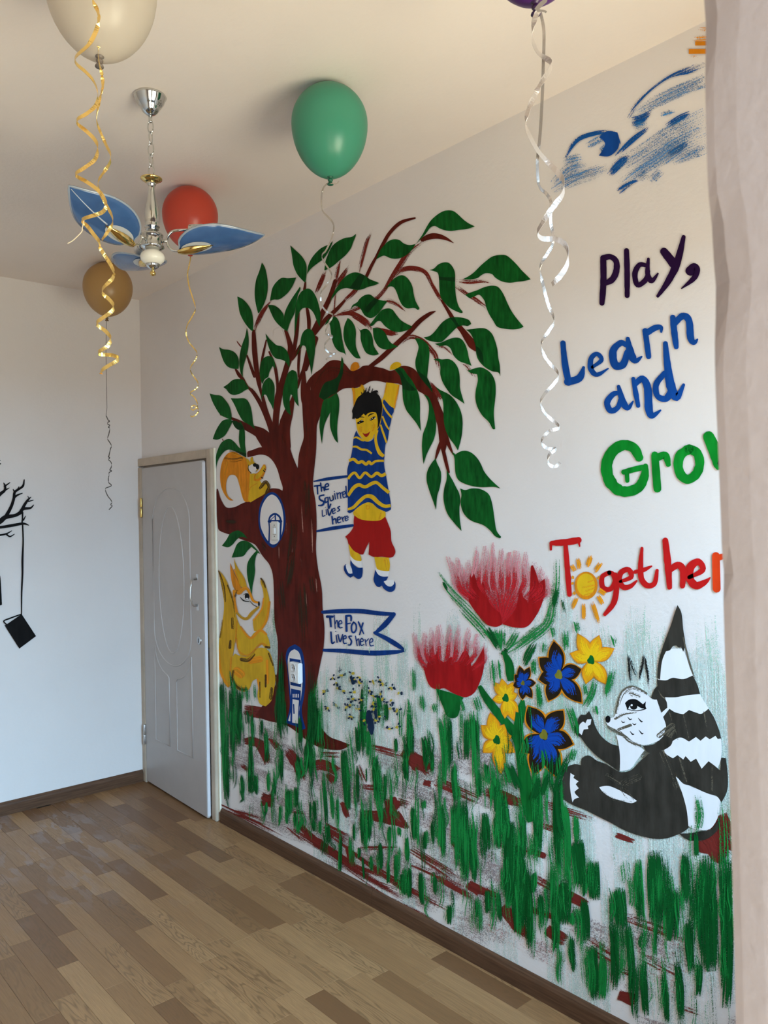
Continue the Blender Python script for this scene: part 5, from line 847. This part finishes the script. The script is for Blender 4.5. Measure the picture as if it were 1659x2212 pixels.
# light switch
c = wall_pt(592.6, 1146.5, .012); sw = empty('light_switch', (c.x, 0, c.z), 'off-white single rocker light switch in the painted oval window', 'light switch')
bm_mk('face_plate', wb(c.x-.032, c.x+.032, .0045, .012, c.z-.045, c.z+.045, .003), creamp, sw)
bm_mk('rocker', wb(c.x-.010, c.x+.012, .010, .0165, c.z-.017, c.z+.016, .0025), whitep, sw)
bm_mk('rocker_gap', wb(c.x-.0125, c.x+.0145, .0118, .0124, c.z-.020, c.z+.019, 0), plain('switch_gap', (.42, .38, .33), .6), sw)
for dz in (-.027, .027):
    V, F = lathe([(0, .0128), (.0025, .0128), (.003, .012)], (c.x, 0, c.z+dz), (0, -1, 0), 12); mk('screw', V, F, dark, sw, smooth=True)
# double power outlet
c = wall_pt(634.5, 1453.5, .030); so = empty('power_outlet', (c.x, 0, c.z), 'white vertical double power outlet in the painted arched doorway', 'outlet')
hw, hh = .0385, .047
bm_mk('housing', wb(c.x-hw, c.x+hw, .0045, .030, c.z-hh, c.z+hh, .004), whitep, so)
for dz in (.022, -.022):
    V, F = lathe([(0, .0302), (.0150, .0302), (.0158, .0318), (.0175, .0325), (.0190, .0318), (.0195, .029)], (c.x-.003, 0, c.z+dz), (0, -1, 0), 28); so_ = mk('socket', V, F, plain('socket_shaded_grey', (.52, .50, .48), .4) if dz > 0 else bpy.data.materials['socket_shaded_grey'], so, smooth=True)  # grey darkened to stand for the shade inside the socket recess
    for dx in (-.0075, .0075):
        V, F = lathe([(0, .0306), (.0032, .0306), (.0032, .0300)], (c.x-.003+dx, 0, c.z+dz), (0, -1, 0), 10); mk('socket_hole', V, F, dark, so_)
# ------------------------------------------------------------------ balloons
def latex(name, col, tr=.35, rough=.28):
    t = NT(name); t.setb(Base_Color=(*col, 1), Roughness=rough); t.b.inputs['Specular IOR Level'].default_value = .5
    x = t.n('ShaderNodeBsdfTranslucent'); x.inputs[0].default_value = (*[min(1, c*1.1) for c in col], 1)
    mx = t.n('ShaderNodeMixShader'); mx.inputs[0].default_value = tr
    t.l(t.b.outputs[0], mx.inputs[1]); t.l(x.outputs[0], mx.inputs[2]); t.l(mx.outputs[0], t.out.inputs[0]); return t.m
def foil(name, col, rough=.26, metal=.85):
    t = NT(name); t.setb(Base_Color=(*col, 1), Metallic=metal, Roughness=rough); return t.m
GOLD = foil('gold_foil', (.83, .58, .19)); SILVER = foil('silver_foil', (.55, .51, .48), .26, .75); STRING = plain('dark_thread', (.07, .06, .05), .6); THIN = foil('silver_thread', (.42, .39, .36), .3, .8)
def balloon(c, r, knot, mat, kmat, label, low=1.62, top=1.0):
    """c centre of the widest ring, knot: point of the tied neck"""
    c = Vector(c); ax = (c-Vector(knot)).normalized(); b = empty('balloon', Vector(knot), label, 'balloon')
    dn = (c-Vector(knot)).length-.012; prof = []
    for i in range(29):
        t = -math.pi/2+math.pi*i/28
        if t < 0: prof.append((r*math.cos(t)**1.12*(1), math.sin(t)*dn))
        else: prof.append((r*math.cos(t), math.sin(t)*r*top))
    V, F = lathe(prof, c, ax, 48); mk('latex_skin', V, F, mat, b, smooth=True)
    k = Vector(knot)
    prof = [(0, -.013), (.010, -.012), (.0085, -.008), (.0045, -.004), (.0075, 0), (.0085, .003), (.005, .007), (.006, .010), (.011, .014)]
    V, F = lathe(prof, k, ax, 16); mk('knot', V, F, kmat, b, smooth=True)
    return b
def ribbon(name, pts, dep, w, mat, parent, curl=0, thick=.0003, label=None, n=6):
    """curled flat ribbon: list of (x, y) sighted at a distance, wound round a hanging axis"""
    q = []; N = len(pts)
    for i in range(N-1):
        a, b, c_, d = pts[max(i-1, 0)], pts[i], pts[i+1], pts[min(i+2, N-1)]
        for k in range(n): q.append(cr(a, b, c_, d, k/n))
    q.append(pts[-1])
    xs = np.array([p[0] for p in q]); K = max(5, n*4)
    mean = np.convolve(np.pad(xs, K, mode='edge'), np.ones(2*K+1)/(2*K+1), 'valid'); dev = xs-mean
    slope = np.gradient(dev); slope = slope/(np.abs(slope).max()+1e-6)
    C_ = [at_depth(p[0], p[1], (dep(p[1]) if callable(dep) else dep)+curl*float(s)) for p, s in zip(q, slope)]
    V, F = [], []
    for i, p in enumerate(C_):
        t = (C_[min(i+1, len(C_)-1)]-C_[max(i-1, 0)]).normalized(); u = Vector((0, 0, 1)); u = u-t*u.dot(t)
        if u.length < .25: u = u+rt*.35; u = u-t*u.dot(t)
        u.normalize(); nn = t.cross(u)*thick
        V += [p+u*w/2+nn, p-u*w/2+nn, p-u*w/2-nn, p+u*w/2-nn]
    for i in range(len(C_)-1):
        for k in range(4): F.append((i*4+k, i*4+(k+1) % 4, (i+1)*4+(k+1) % 4, (i+1)*4+k))
    F += [(0, 1, 2, 3), tuple(len(V)-4+k for k in (3, 2, 1, 0))]
    return mk(name, V, F, mat, parent, label=label)
def pxs(s, o=(0, 0), k=1): return [(o[0]+float(a.split(',')[0])/k, o[1]+float(a.split(',')[1])/k) for a in s.split()]
def place(ctr, w):
    d = ray(*ctr)/FPX; t = (H-CAM.z)/(d.z+w/2/FPX); return CAM+d*t, w/2*t/FPX, t
def under(px, py, ref, dep): return at_depth(px, py, dep)
# green
c, r, dep = place((712, 268), 166); r -= .001; k = at_depth(713.5, 391, dep-.012)
g = balloon(c, r, k, latex('latex_green', (.075, .36, .23)), plain('latex_green_dark', (.01, .11, .06), .4), 'green balloon resting against the ceiling, middle of the room')
ribbon('ribbon', pxs('714,395 707,397 699,405 695,420 694.6,440 697,455 709,469 718.5,480.5 721,494 716,516 704,541 696,550 697.5,562 711,582 717,595 714,604 700.5,622 693,634 694.6,658 705.6,673 719,681 709,700 703,717 706,722 719,727 709,734 701,746 705.6,757.6 717,764 725,763 716,768 704,777'), dep, .0055, THIN, g, .012, label='thin silver curled ribbon')
ribbon('ribbon_tail', pxs('714,396 722,397 728,396 732,391'), dep-.03, .003, THIN, g, 0)
# red
c, r, dep = place((411, 464), 119); r -= .001; k = at_depth(411, 546, dep-.01)
g = balloon(c, r, k, latex('latex_red', (.62, .08, .045)), plain('latex_red_dark', (.42, .02, .012), .4), 'red balloon against the ceiling behind the right leaf of the lamp')
ribbon('ribbon', pxs('335,700 332,740 320,800 308,870 320,970 350,1070 378,1170 350,1240 305,1320 295,1390 320,1470 390,1560 380,1620 335,1690 340,1740 400,1830 385,1880 330,1920 370,1960 398,2030 360,2070 335,2050 370,2030 405,2070 385,2110 345,2130 335,2118', (330, 380), 4.094), dep, .0052, GOLD, g, .014, label='thin gold curled ribbon')
# orange
c, r, dep = place((233, 620), 104); r -= .001; k = at_depth(231, 688, dep-.01)
g = balloon(c, r, k, latex('latex_apricot', (.52, .32, .12)), plain('latex_apricot_dark', (.12, .06, .015), .5), 'apricot orange balloon in the far corner of the ceiling')
V, F = tube([at_depth(x, y, dep-.01) for x, y in pxs('230,692 229,760 230,830 231,880 229,900')], .0013, 6); mk('string', V, F, STRING, g, label='thin dark string')
ribbon('string', pxs('322,770 350,830 372,845 340,865 348,890 375,905 348,930 372,945 360,1020 340,1090 362,1130 395,1190 380,1240 360,1330 347,1345 375,1360 352,1385 385,1415 398,1460 385,1510 368,1530 400,1545 360,1570 362,1600 352,1650 358,1710 398,1745 365,1768 345,1775 308,1800 340,1890 385,1950 402,1990 382,2020 408,2035 360,2090', (180, 780), 6.51), dep-.01, .005, STRING, g, .01, label='kinked dark lower end of the string')
# white, cut by the top of the view, on two long gold ribbons
r = .142; d = ray(215, 132)/FPX; dep = 2.06; k = CAM+d*dep; zk = k.z; c = at_depth(219, -28, dep); 
for _ in range(20):
    c = at_depth(219, -28, dep); r = 116*dep/FPX
    dep *= 1+(H-.002-(c.z+r))*.25
k = at_depth(215, 134, dep-.02)
wb_ = balloon(c, r, k, latex('latex_pearl', (.66, .60, .52), .45, .3), plain('latex_grey_dark', (.16, .13, .11), .5), 'translucent pearl white balloon at the top left, on long gold ribbons')
for s, dz, lab, wd_ in (('200.7,-30 200.7,0 211.6,25 213,47 205,72.6 190,98 164,122 164.4,137 184.6,155 201.5,174 211,199 208,226 188,245 167.6,257 168,268 188,284.6 204.5,301.5 211.5,318 206,343 184.6,361 164.6,373.7 166,381 186,392 206,406 218,418 227.6,435 229,447.5 218,460 181.5,472 178,479 189,489 203,507 216,524 214,531 223,547 235,565 244,582 246,592 242,603 223,622 222,634 234,645 243,655 246,664 240,674 223,686 209,696.5 212,704 226,713.5 238,727 239,736 231,749 214,759 215.5,765 240,767 255,772.5 253.6,779 235,789.6 221,799 218,808', -.035, 'long spiralled gold ribbon hanging past the lamp', .0085),
                   ('213,100 212,115 215,140 220,160 222,186 215,216 209,248 210,266 218,288 231,317 238,331 239,346 234,358 220,378 212,392 213,407 221,427.5 234,450.5 243,470 243,484 232,502 220,518', -.01, 'second gold ribbon from the knot', .0075),
                   ('181.5,476 178,492 177,500 168,510 157,520 146,526', -.03, 'loose frayed ribbon end', .002)):
    hang = (lambda y, d0=dep+dz: d0-(.155 if dz < -.02 else .05)*max(0., min(1., (205-y)/110))**.7) if wd_ > .003 else dep+dz
    ribbon('ribbon', pxs(s), hang, wd_, GOLD if wd_ > .003 else plain('frayed_end', (.75, .62, .42), .5), wb_, .022 if wd_ > .003 else 0, label=lab)
# purple, only its tied end in view
k = at_depth(1157, 19, 1.62)
for _ in range(30):
    dep = (k-CAM).dot(fw); r = .128; c = k+Vector((0, 0, .215)); e_ = H-.002-(c.z+r); k = at_depth(1157, 19, dep*(1+e_*.3))
dep = (k-CAM).dot(fw)
pb = balloon(k+Vector((.0, 0, .215)), r, k, latex('latex_purple', (.10, .018, .19)), plain('latex_purple_dark', (.03, .006, .05), .4), 'purple balloon at the top edge, tied with silver ribbons')
ribbon('ribbon', pxs('112,40 125,70 138,150 135,300 130,450 120,620 108,740 115,850 150,890 170,930 168,1010 180,1080 175,1130 150,1170 120,1230 135,1310 155,1390 185,1470 160,1520 125,1580 150,1650 205,1715 185,1760 140,1810 122,1850 145,1900 210,1960 160,1980 125,2030 160,2060 195,2060 160,2090 160,2130 190,2142 212,2122', (1110, 0), 2.125), dep, .0062, SILVER, pb, .016, label='narrow silver ribbon curling down over the wall')
ribbon('ribbon', pxs('118,45 98,80 85,150 95,210 120,250 170,285 165,320 120,390 95,440 65,510 55,570 75,630 120,705 190,780 228,830 225,890 180,950 120,1040 108,1070 130,1095 200,1100 240,1130 250,1180 240,1225 210,1270 175,1306', (1110, 0), 2.125), dep-.03, .0105, foil('pearl_foil', (.60, .54, .51), .3, .5), pb, .03, label='wide pearly ribbon in loose loops')
ribbon('ribbon', pxs('1158,22 1164,14 1172,6 1178,0 1185,-20'), dep-.06, .008, SILVER, pb, 0); ribbon('ribbon', pxs('1160,24 1168,23 1176,24 1180,27'), dep-.06, .004, SILVER, pb, 0)
# ------------------------------------------------------------------ hanging lamp with blue glass leaves
chrome = plain('chrome', (.60, .61, .60), .09, 1); gold = plain('polished_gold', (.78, .56, .20), .14, 1); opal = plain('opal_glass', (.78, .76, .68), .18)
FX = on_plane(324, 206, 2, H)
def zat(py):
    lo, hi = 1.8, 3.2
    for _ in range(40):
        m_ = (lo+hi)/2
        if project((FX.x, FX.y, m_))[1] > py: lo = m_
        else: hi = m_
    return lo
lamp = empty('chandelier', (FX.x, FX.y, H), 'chrome hanging lamp with three blue glass leaf shades on a chain', 'lamp')
def part(name, prof, mat, parent=lamp, n=32, lab=None): V, F = lathe(prof, (FX.x, FX.y, 0), (0, 0, 1), n); return mk(name, V, F, mat, parent, smooth=True, label=lab)
z0 = H-.0015; zc = zat(243)
part('canopy', [(0, z0), (.050, z0), (.052, z0-.004), (.049, z0-.008), (.045, z0-.020), (.036, z0-.034), (.030, z0-.040), (.029, z0-.044), (.024, z0-.052), (.014, z0-.060), (.005, z0-.063), (0, z0-.064)], chrome)
part('hook', [(0, z0-.06), (.006, z0-.062), (.006, zat(262)), (.004, zat(265)), (0, zat(266))], chrome, n=14)
za, zb_ = zat(262), zat(382); nl = 5; ll = (za-zb_)/nl
for i in range(nl):
    zc_ = za-ll*(i+.5); ang = .6+(math.pi/2)*(i % 2); pts = []
    for k_ in range(20):
        t = 2*math.pi*k_/20; u = .0095*math.cos(t); v = (ll*.56)*math.sin(t); pts.append((FX.x+u*math.cos(ang), FX.y+u*math.sin(ang), zc_+v))
    V, F = tube(pts, .0019, 8, True); mk('chain_link', V, F, chrome, lamp, smooth=True)
zt = zat(381); zd = zat(388)
part('gold_cup', [(0, zt+.004), (.006, zt+.004), (.008, zt), (.028, zt-.004), (.034, zt-.007), (.034, zt-.010), (.026, zt-.015), (.014, zt-.022), (0, zt-.022)], gold)
ztop = zt-.020; zh = zat(504); Ls = ztop-zh
pr = [(0, 0), (.013, 0), (.016, .02), (.013, .05), (.011, .08), (.010, .13), (.011, .2), (.0145, .33), (.0205, .5), (.0225, .62), (.0225, .8), (.021, .83), (.0235, .86), (.0235, .885), (.019, .90), (.0215, .93), (.016, .955), (.012, 1.0), (0, 1.0)]
part('spindle', [(a_, ztop-b_*Ls) for a_, b_ in pr], chrome)
zk_ = zh-.052
part('hub', [(0, zh+.002), (.020, zh), (.034, zh-.004), (.035, zh-.008), (.033, zh-.012), (.033, zh-.036), (.037, zh-.040), (.037, zh-.046), (.026, zh-.053), (.014, zh-.058), (.011, zh-.070), (0, zh-.070)], chrome)
zg = zat(555)
part('glass_ball', [(0, zg+.024), (.012, zg+.024), (.026, zg+.018), (.0365, zg+.008), (.039, zg-.002), (.036, zg-.012), (.026, zg-.021), (.012, zg-.026), (0, zg-.026)], opal)
part('finial_cap', [(0, zg-.022), (.022, zg-.022), (.023, zg-.025), (.018, zg-.033), (.010, zg-.039), (0, zg-.041)], chrome)
part('finial', [(0, zg-.038), (.004, zg-.040), (.004, zg-.044), (.0075, zg-.047), (.0095, zg-.053), (.0075, zg-.059), (0, zg-.062)], gold, n=18)
def blue_glass():
    t = NT('blue_leaf_glass'); g_ = t.geo(); f = t.ramp(t.noise(14, g_, 5), .3, .75)
    t.l(t.mix(f, (.045, .115, .29), (.075, .175, .40)), t.b.inputs['Base Color']); t.setb(Roughness=.12); t.b.inputs['Transmission Weight'].default_value = .15; return t.m
bglass = blue_glass(); rim = plain('frosted_rim_glass', (.30, .35, .42), .12, var=.05); patch_m = plain('frosted_patch_glass', (.50, .53, .55), .2); vein = plain('frosted_vein', (.50, .56, .64), .3)
bulbm = plain('frosted_bulb', (.74, .72, .68), .12)
FR = Vector((fw.x, fw.y, 0)).normalized(); RR = Vector((rt.x, rt.y, 0)).normalized()
zarm = zh-.026
def leaf_arm(deg, tilt, roll):
    u = RR*math.cos(math.radians(deg))-FR*math.sin(math.radians(deg)); w = Vector((0, 0, 1)).cross(u); o = Vector((FX.x, FX.y, zarm))
    pt = lambda a_, b_, c_: o+u*a_+w*b_+Vector((0, 0, 1))*c_
    V, F = tube([pt(.033, 0, 0), pt(.050, 0, 0)], .005, 10); arm = mk('arm', V, F, chrome, lamp, smooth=True)
    loop = [pt(.078+.030*math.cos(t), 0, .033*math.sin(t)) for t in [math.pi*.5+math.pi*i/14 for i in range(15)]]
    V, F = tube([pt(.125, 0, .034)]+loop+[pt(.105, 0, -.034)], .0042, 10); mk('arm_loop', V, F, chrome, arm, smooth=True)
    V, F = lathe([(0, .0), (.014, .0), (.0165, .002), (.0165, .044), (.0135, .046), (0, .046)], pt(.120, 0, .034), u, 22); mk('lamp_socket', V, F, chrome, arm, smooth=True)
    V, F = lathe([(.012, .0), (.014, .006), (.0175, .02), (.0185, .034), (.0165, .05), (.011, .061), (.004, .066), (0, .067)], pt(.166, 0, .034), u, 22); mk('bulb', V, F, bulbm, arm, smooth=True)
    # gold clip under the leaf: pointed shell
    cu = Matrix.Rotation(math.radians(-tilt), 3, w)
    base = pt(.098, 0, -.030)
    def lf(a_, b_, c_):
        v = u*a_+(w*math.cos(roll)+Vector((0, 0, 1))*math.sin(roll))*b_+(Vector((0, 0, 1))*math.cos(roll)-w*math.sin(roll))*c_
        return base+cu @ v
    V, F = [], []
    N_ = 16
    for i in range(N_+1):
        f = i/N_; hw_ = .021*math.sin(math.pi*min(1, f*.9+.1))**.8*(1-f)**.35+.0005; dp = .016*math.sin(math.pi*min(1, f+.08))**.7*(1-f*.5)
        for j in range(9):
            q = math.pi*j/8; V.append(lf(-.015+f*.118, hw_*math.cos(q), -.004-dp*math.sin(q)))
    for i in range(N_):
        for j in range(8): F.append((i*9+j, i*9+j+1, (i+1)*9+j+1, (i+1)*9+j))
    mk('leaf_clip', V, F, gold, arm, smooth=True)
    def leafmesh(s0, hwid, zoff, th, inset):
        NI, NJ = 26, 12; V, F = [], []; L_ = .278
        for lay in (0, 1):
            for i in range(NI+1):
                f = i/NI; a_ = -.012+inset+(L_-2.2*inset)*f
                e = (math.sin(math.pi*f**.72)**.62) if 0 < f < 1 else 0
                if f > .55: e *= 1-((f-.55)/.45)**2*.42
                hw2 = max(hwid*e-(inset if 0 < f < 1 else 0), .0003)
                skew = .026*f*f
                for j in range(NJ+1):
                    b_ = (j/NJ*2-1); V.append(lf(a_, b_*hw2+skew, zoff+.020*(b_*hw2/hwid)**2+.030*(f-.35)**2+(th if lay else 0)))
        K = (NI+1)*(NJ+1)
        for i in range(NI):
            for j in range(NJ):
                q = i*(NJ+1)+j; F.append((q, q+1, q+NJ+2, q+NJ+1)); F.append((K+q, K+q+NJ+1, K+q+NJ+2, K+q+1))
        for i in range(NI):
            for j in (0, NJ): q = i*(NJ+1)+j; F.append((q, q+NJ+1, K+q+NJ+1, K+q) if j == 0 else (q, K+q, K+q+NJ+1, q+NJ+1))
        return V, F
    V, F = leafmesh(0, .088, 0, .0035, 0); sh = mk('leaf_shade', V, F, rim, lamp, smooth=True, label='blue glass leaf with a clear rim')
    V, F = leafmesh(0, .088, -.0008, .0051, .0038); mk('blue_panel', V, F, bglass, sh, smooth=True)
    # pale frosted patch round the clip and a light midrib
    V, F = [], []
    for i in range(25):
        t = 2*math.pi*i/24; a_ = .045+.050*math.cos(t); b_ = .032*math.sin(t); V.append(lf(a_, b_, -.0032+.020*(b_/.083)**2+.030*((a_+.012)/.278-.35)**2))
    V.append(lf(.045, 0, -.0032)); F = [(25, i, i+1) for i in range(24)]
    mk('frosted_patch', V, F, patch_m, sh)
    if deg != 117: return
    pts = [lf(a_, .026*((a_+.012)/.278)**2, -.001+.030*((a_+.012)/.278-.35)**2) for a_ in [.10+1*.155*i/14 for i in range(15)]]
    V, F = tube(pts, [.0026-.0017*i/14 for i in range(15)], 8); mk('midrib', V, F, vein, sh, smooth=True)
leaf_arm(2, 9, -.17)
leaf_arm(117, 13, .28)
leaf_arm(242, 4, .05)
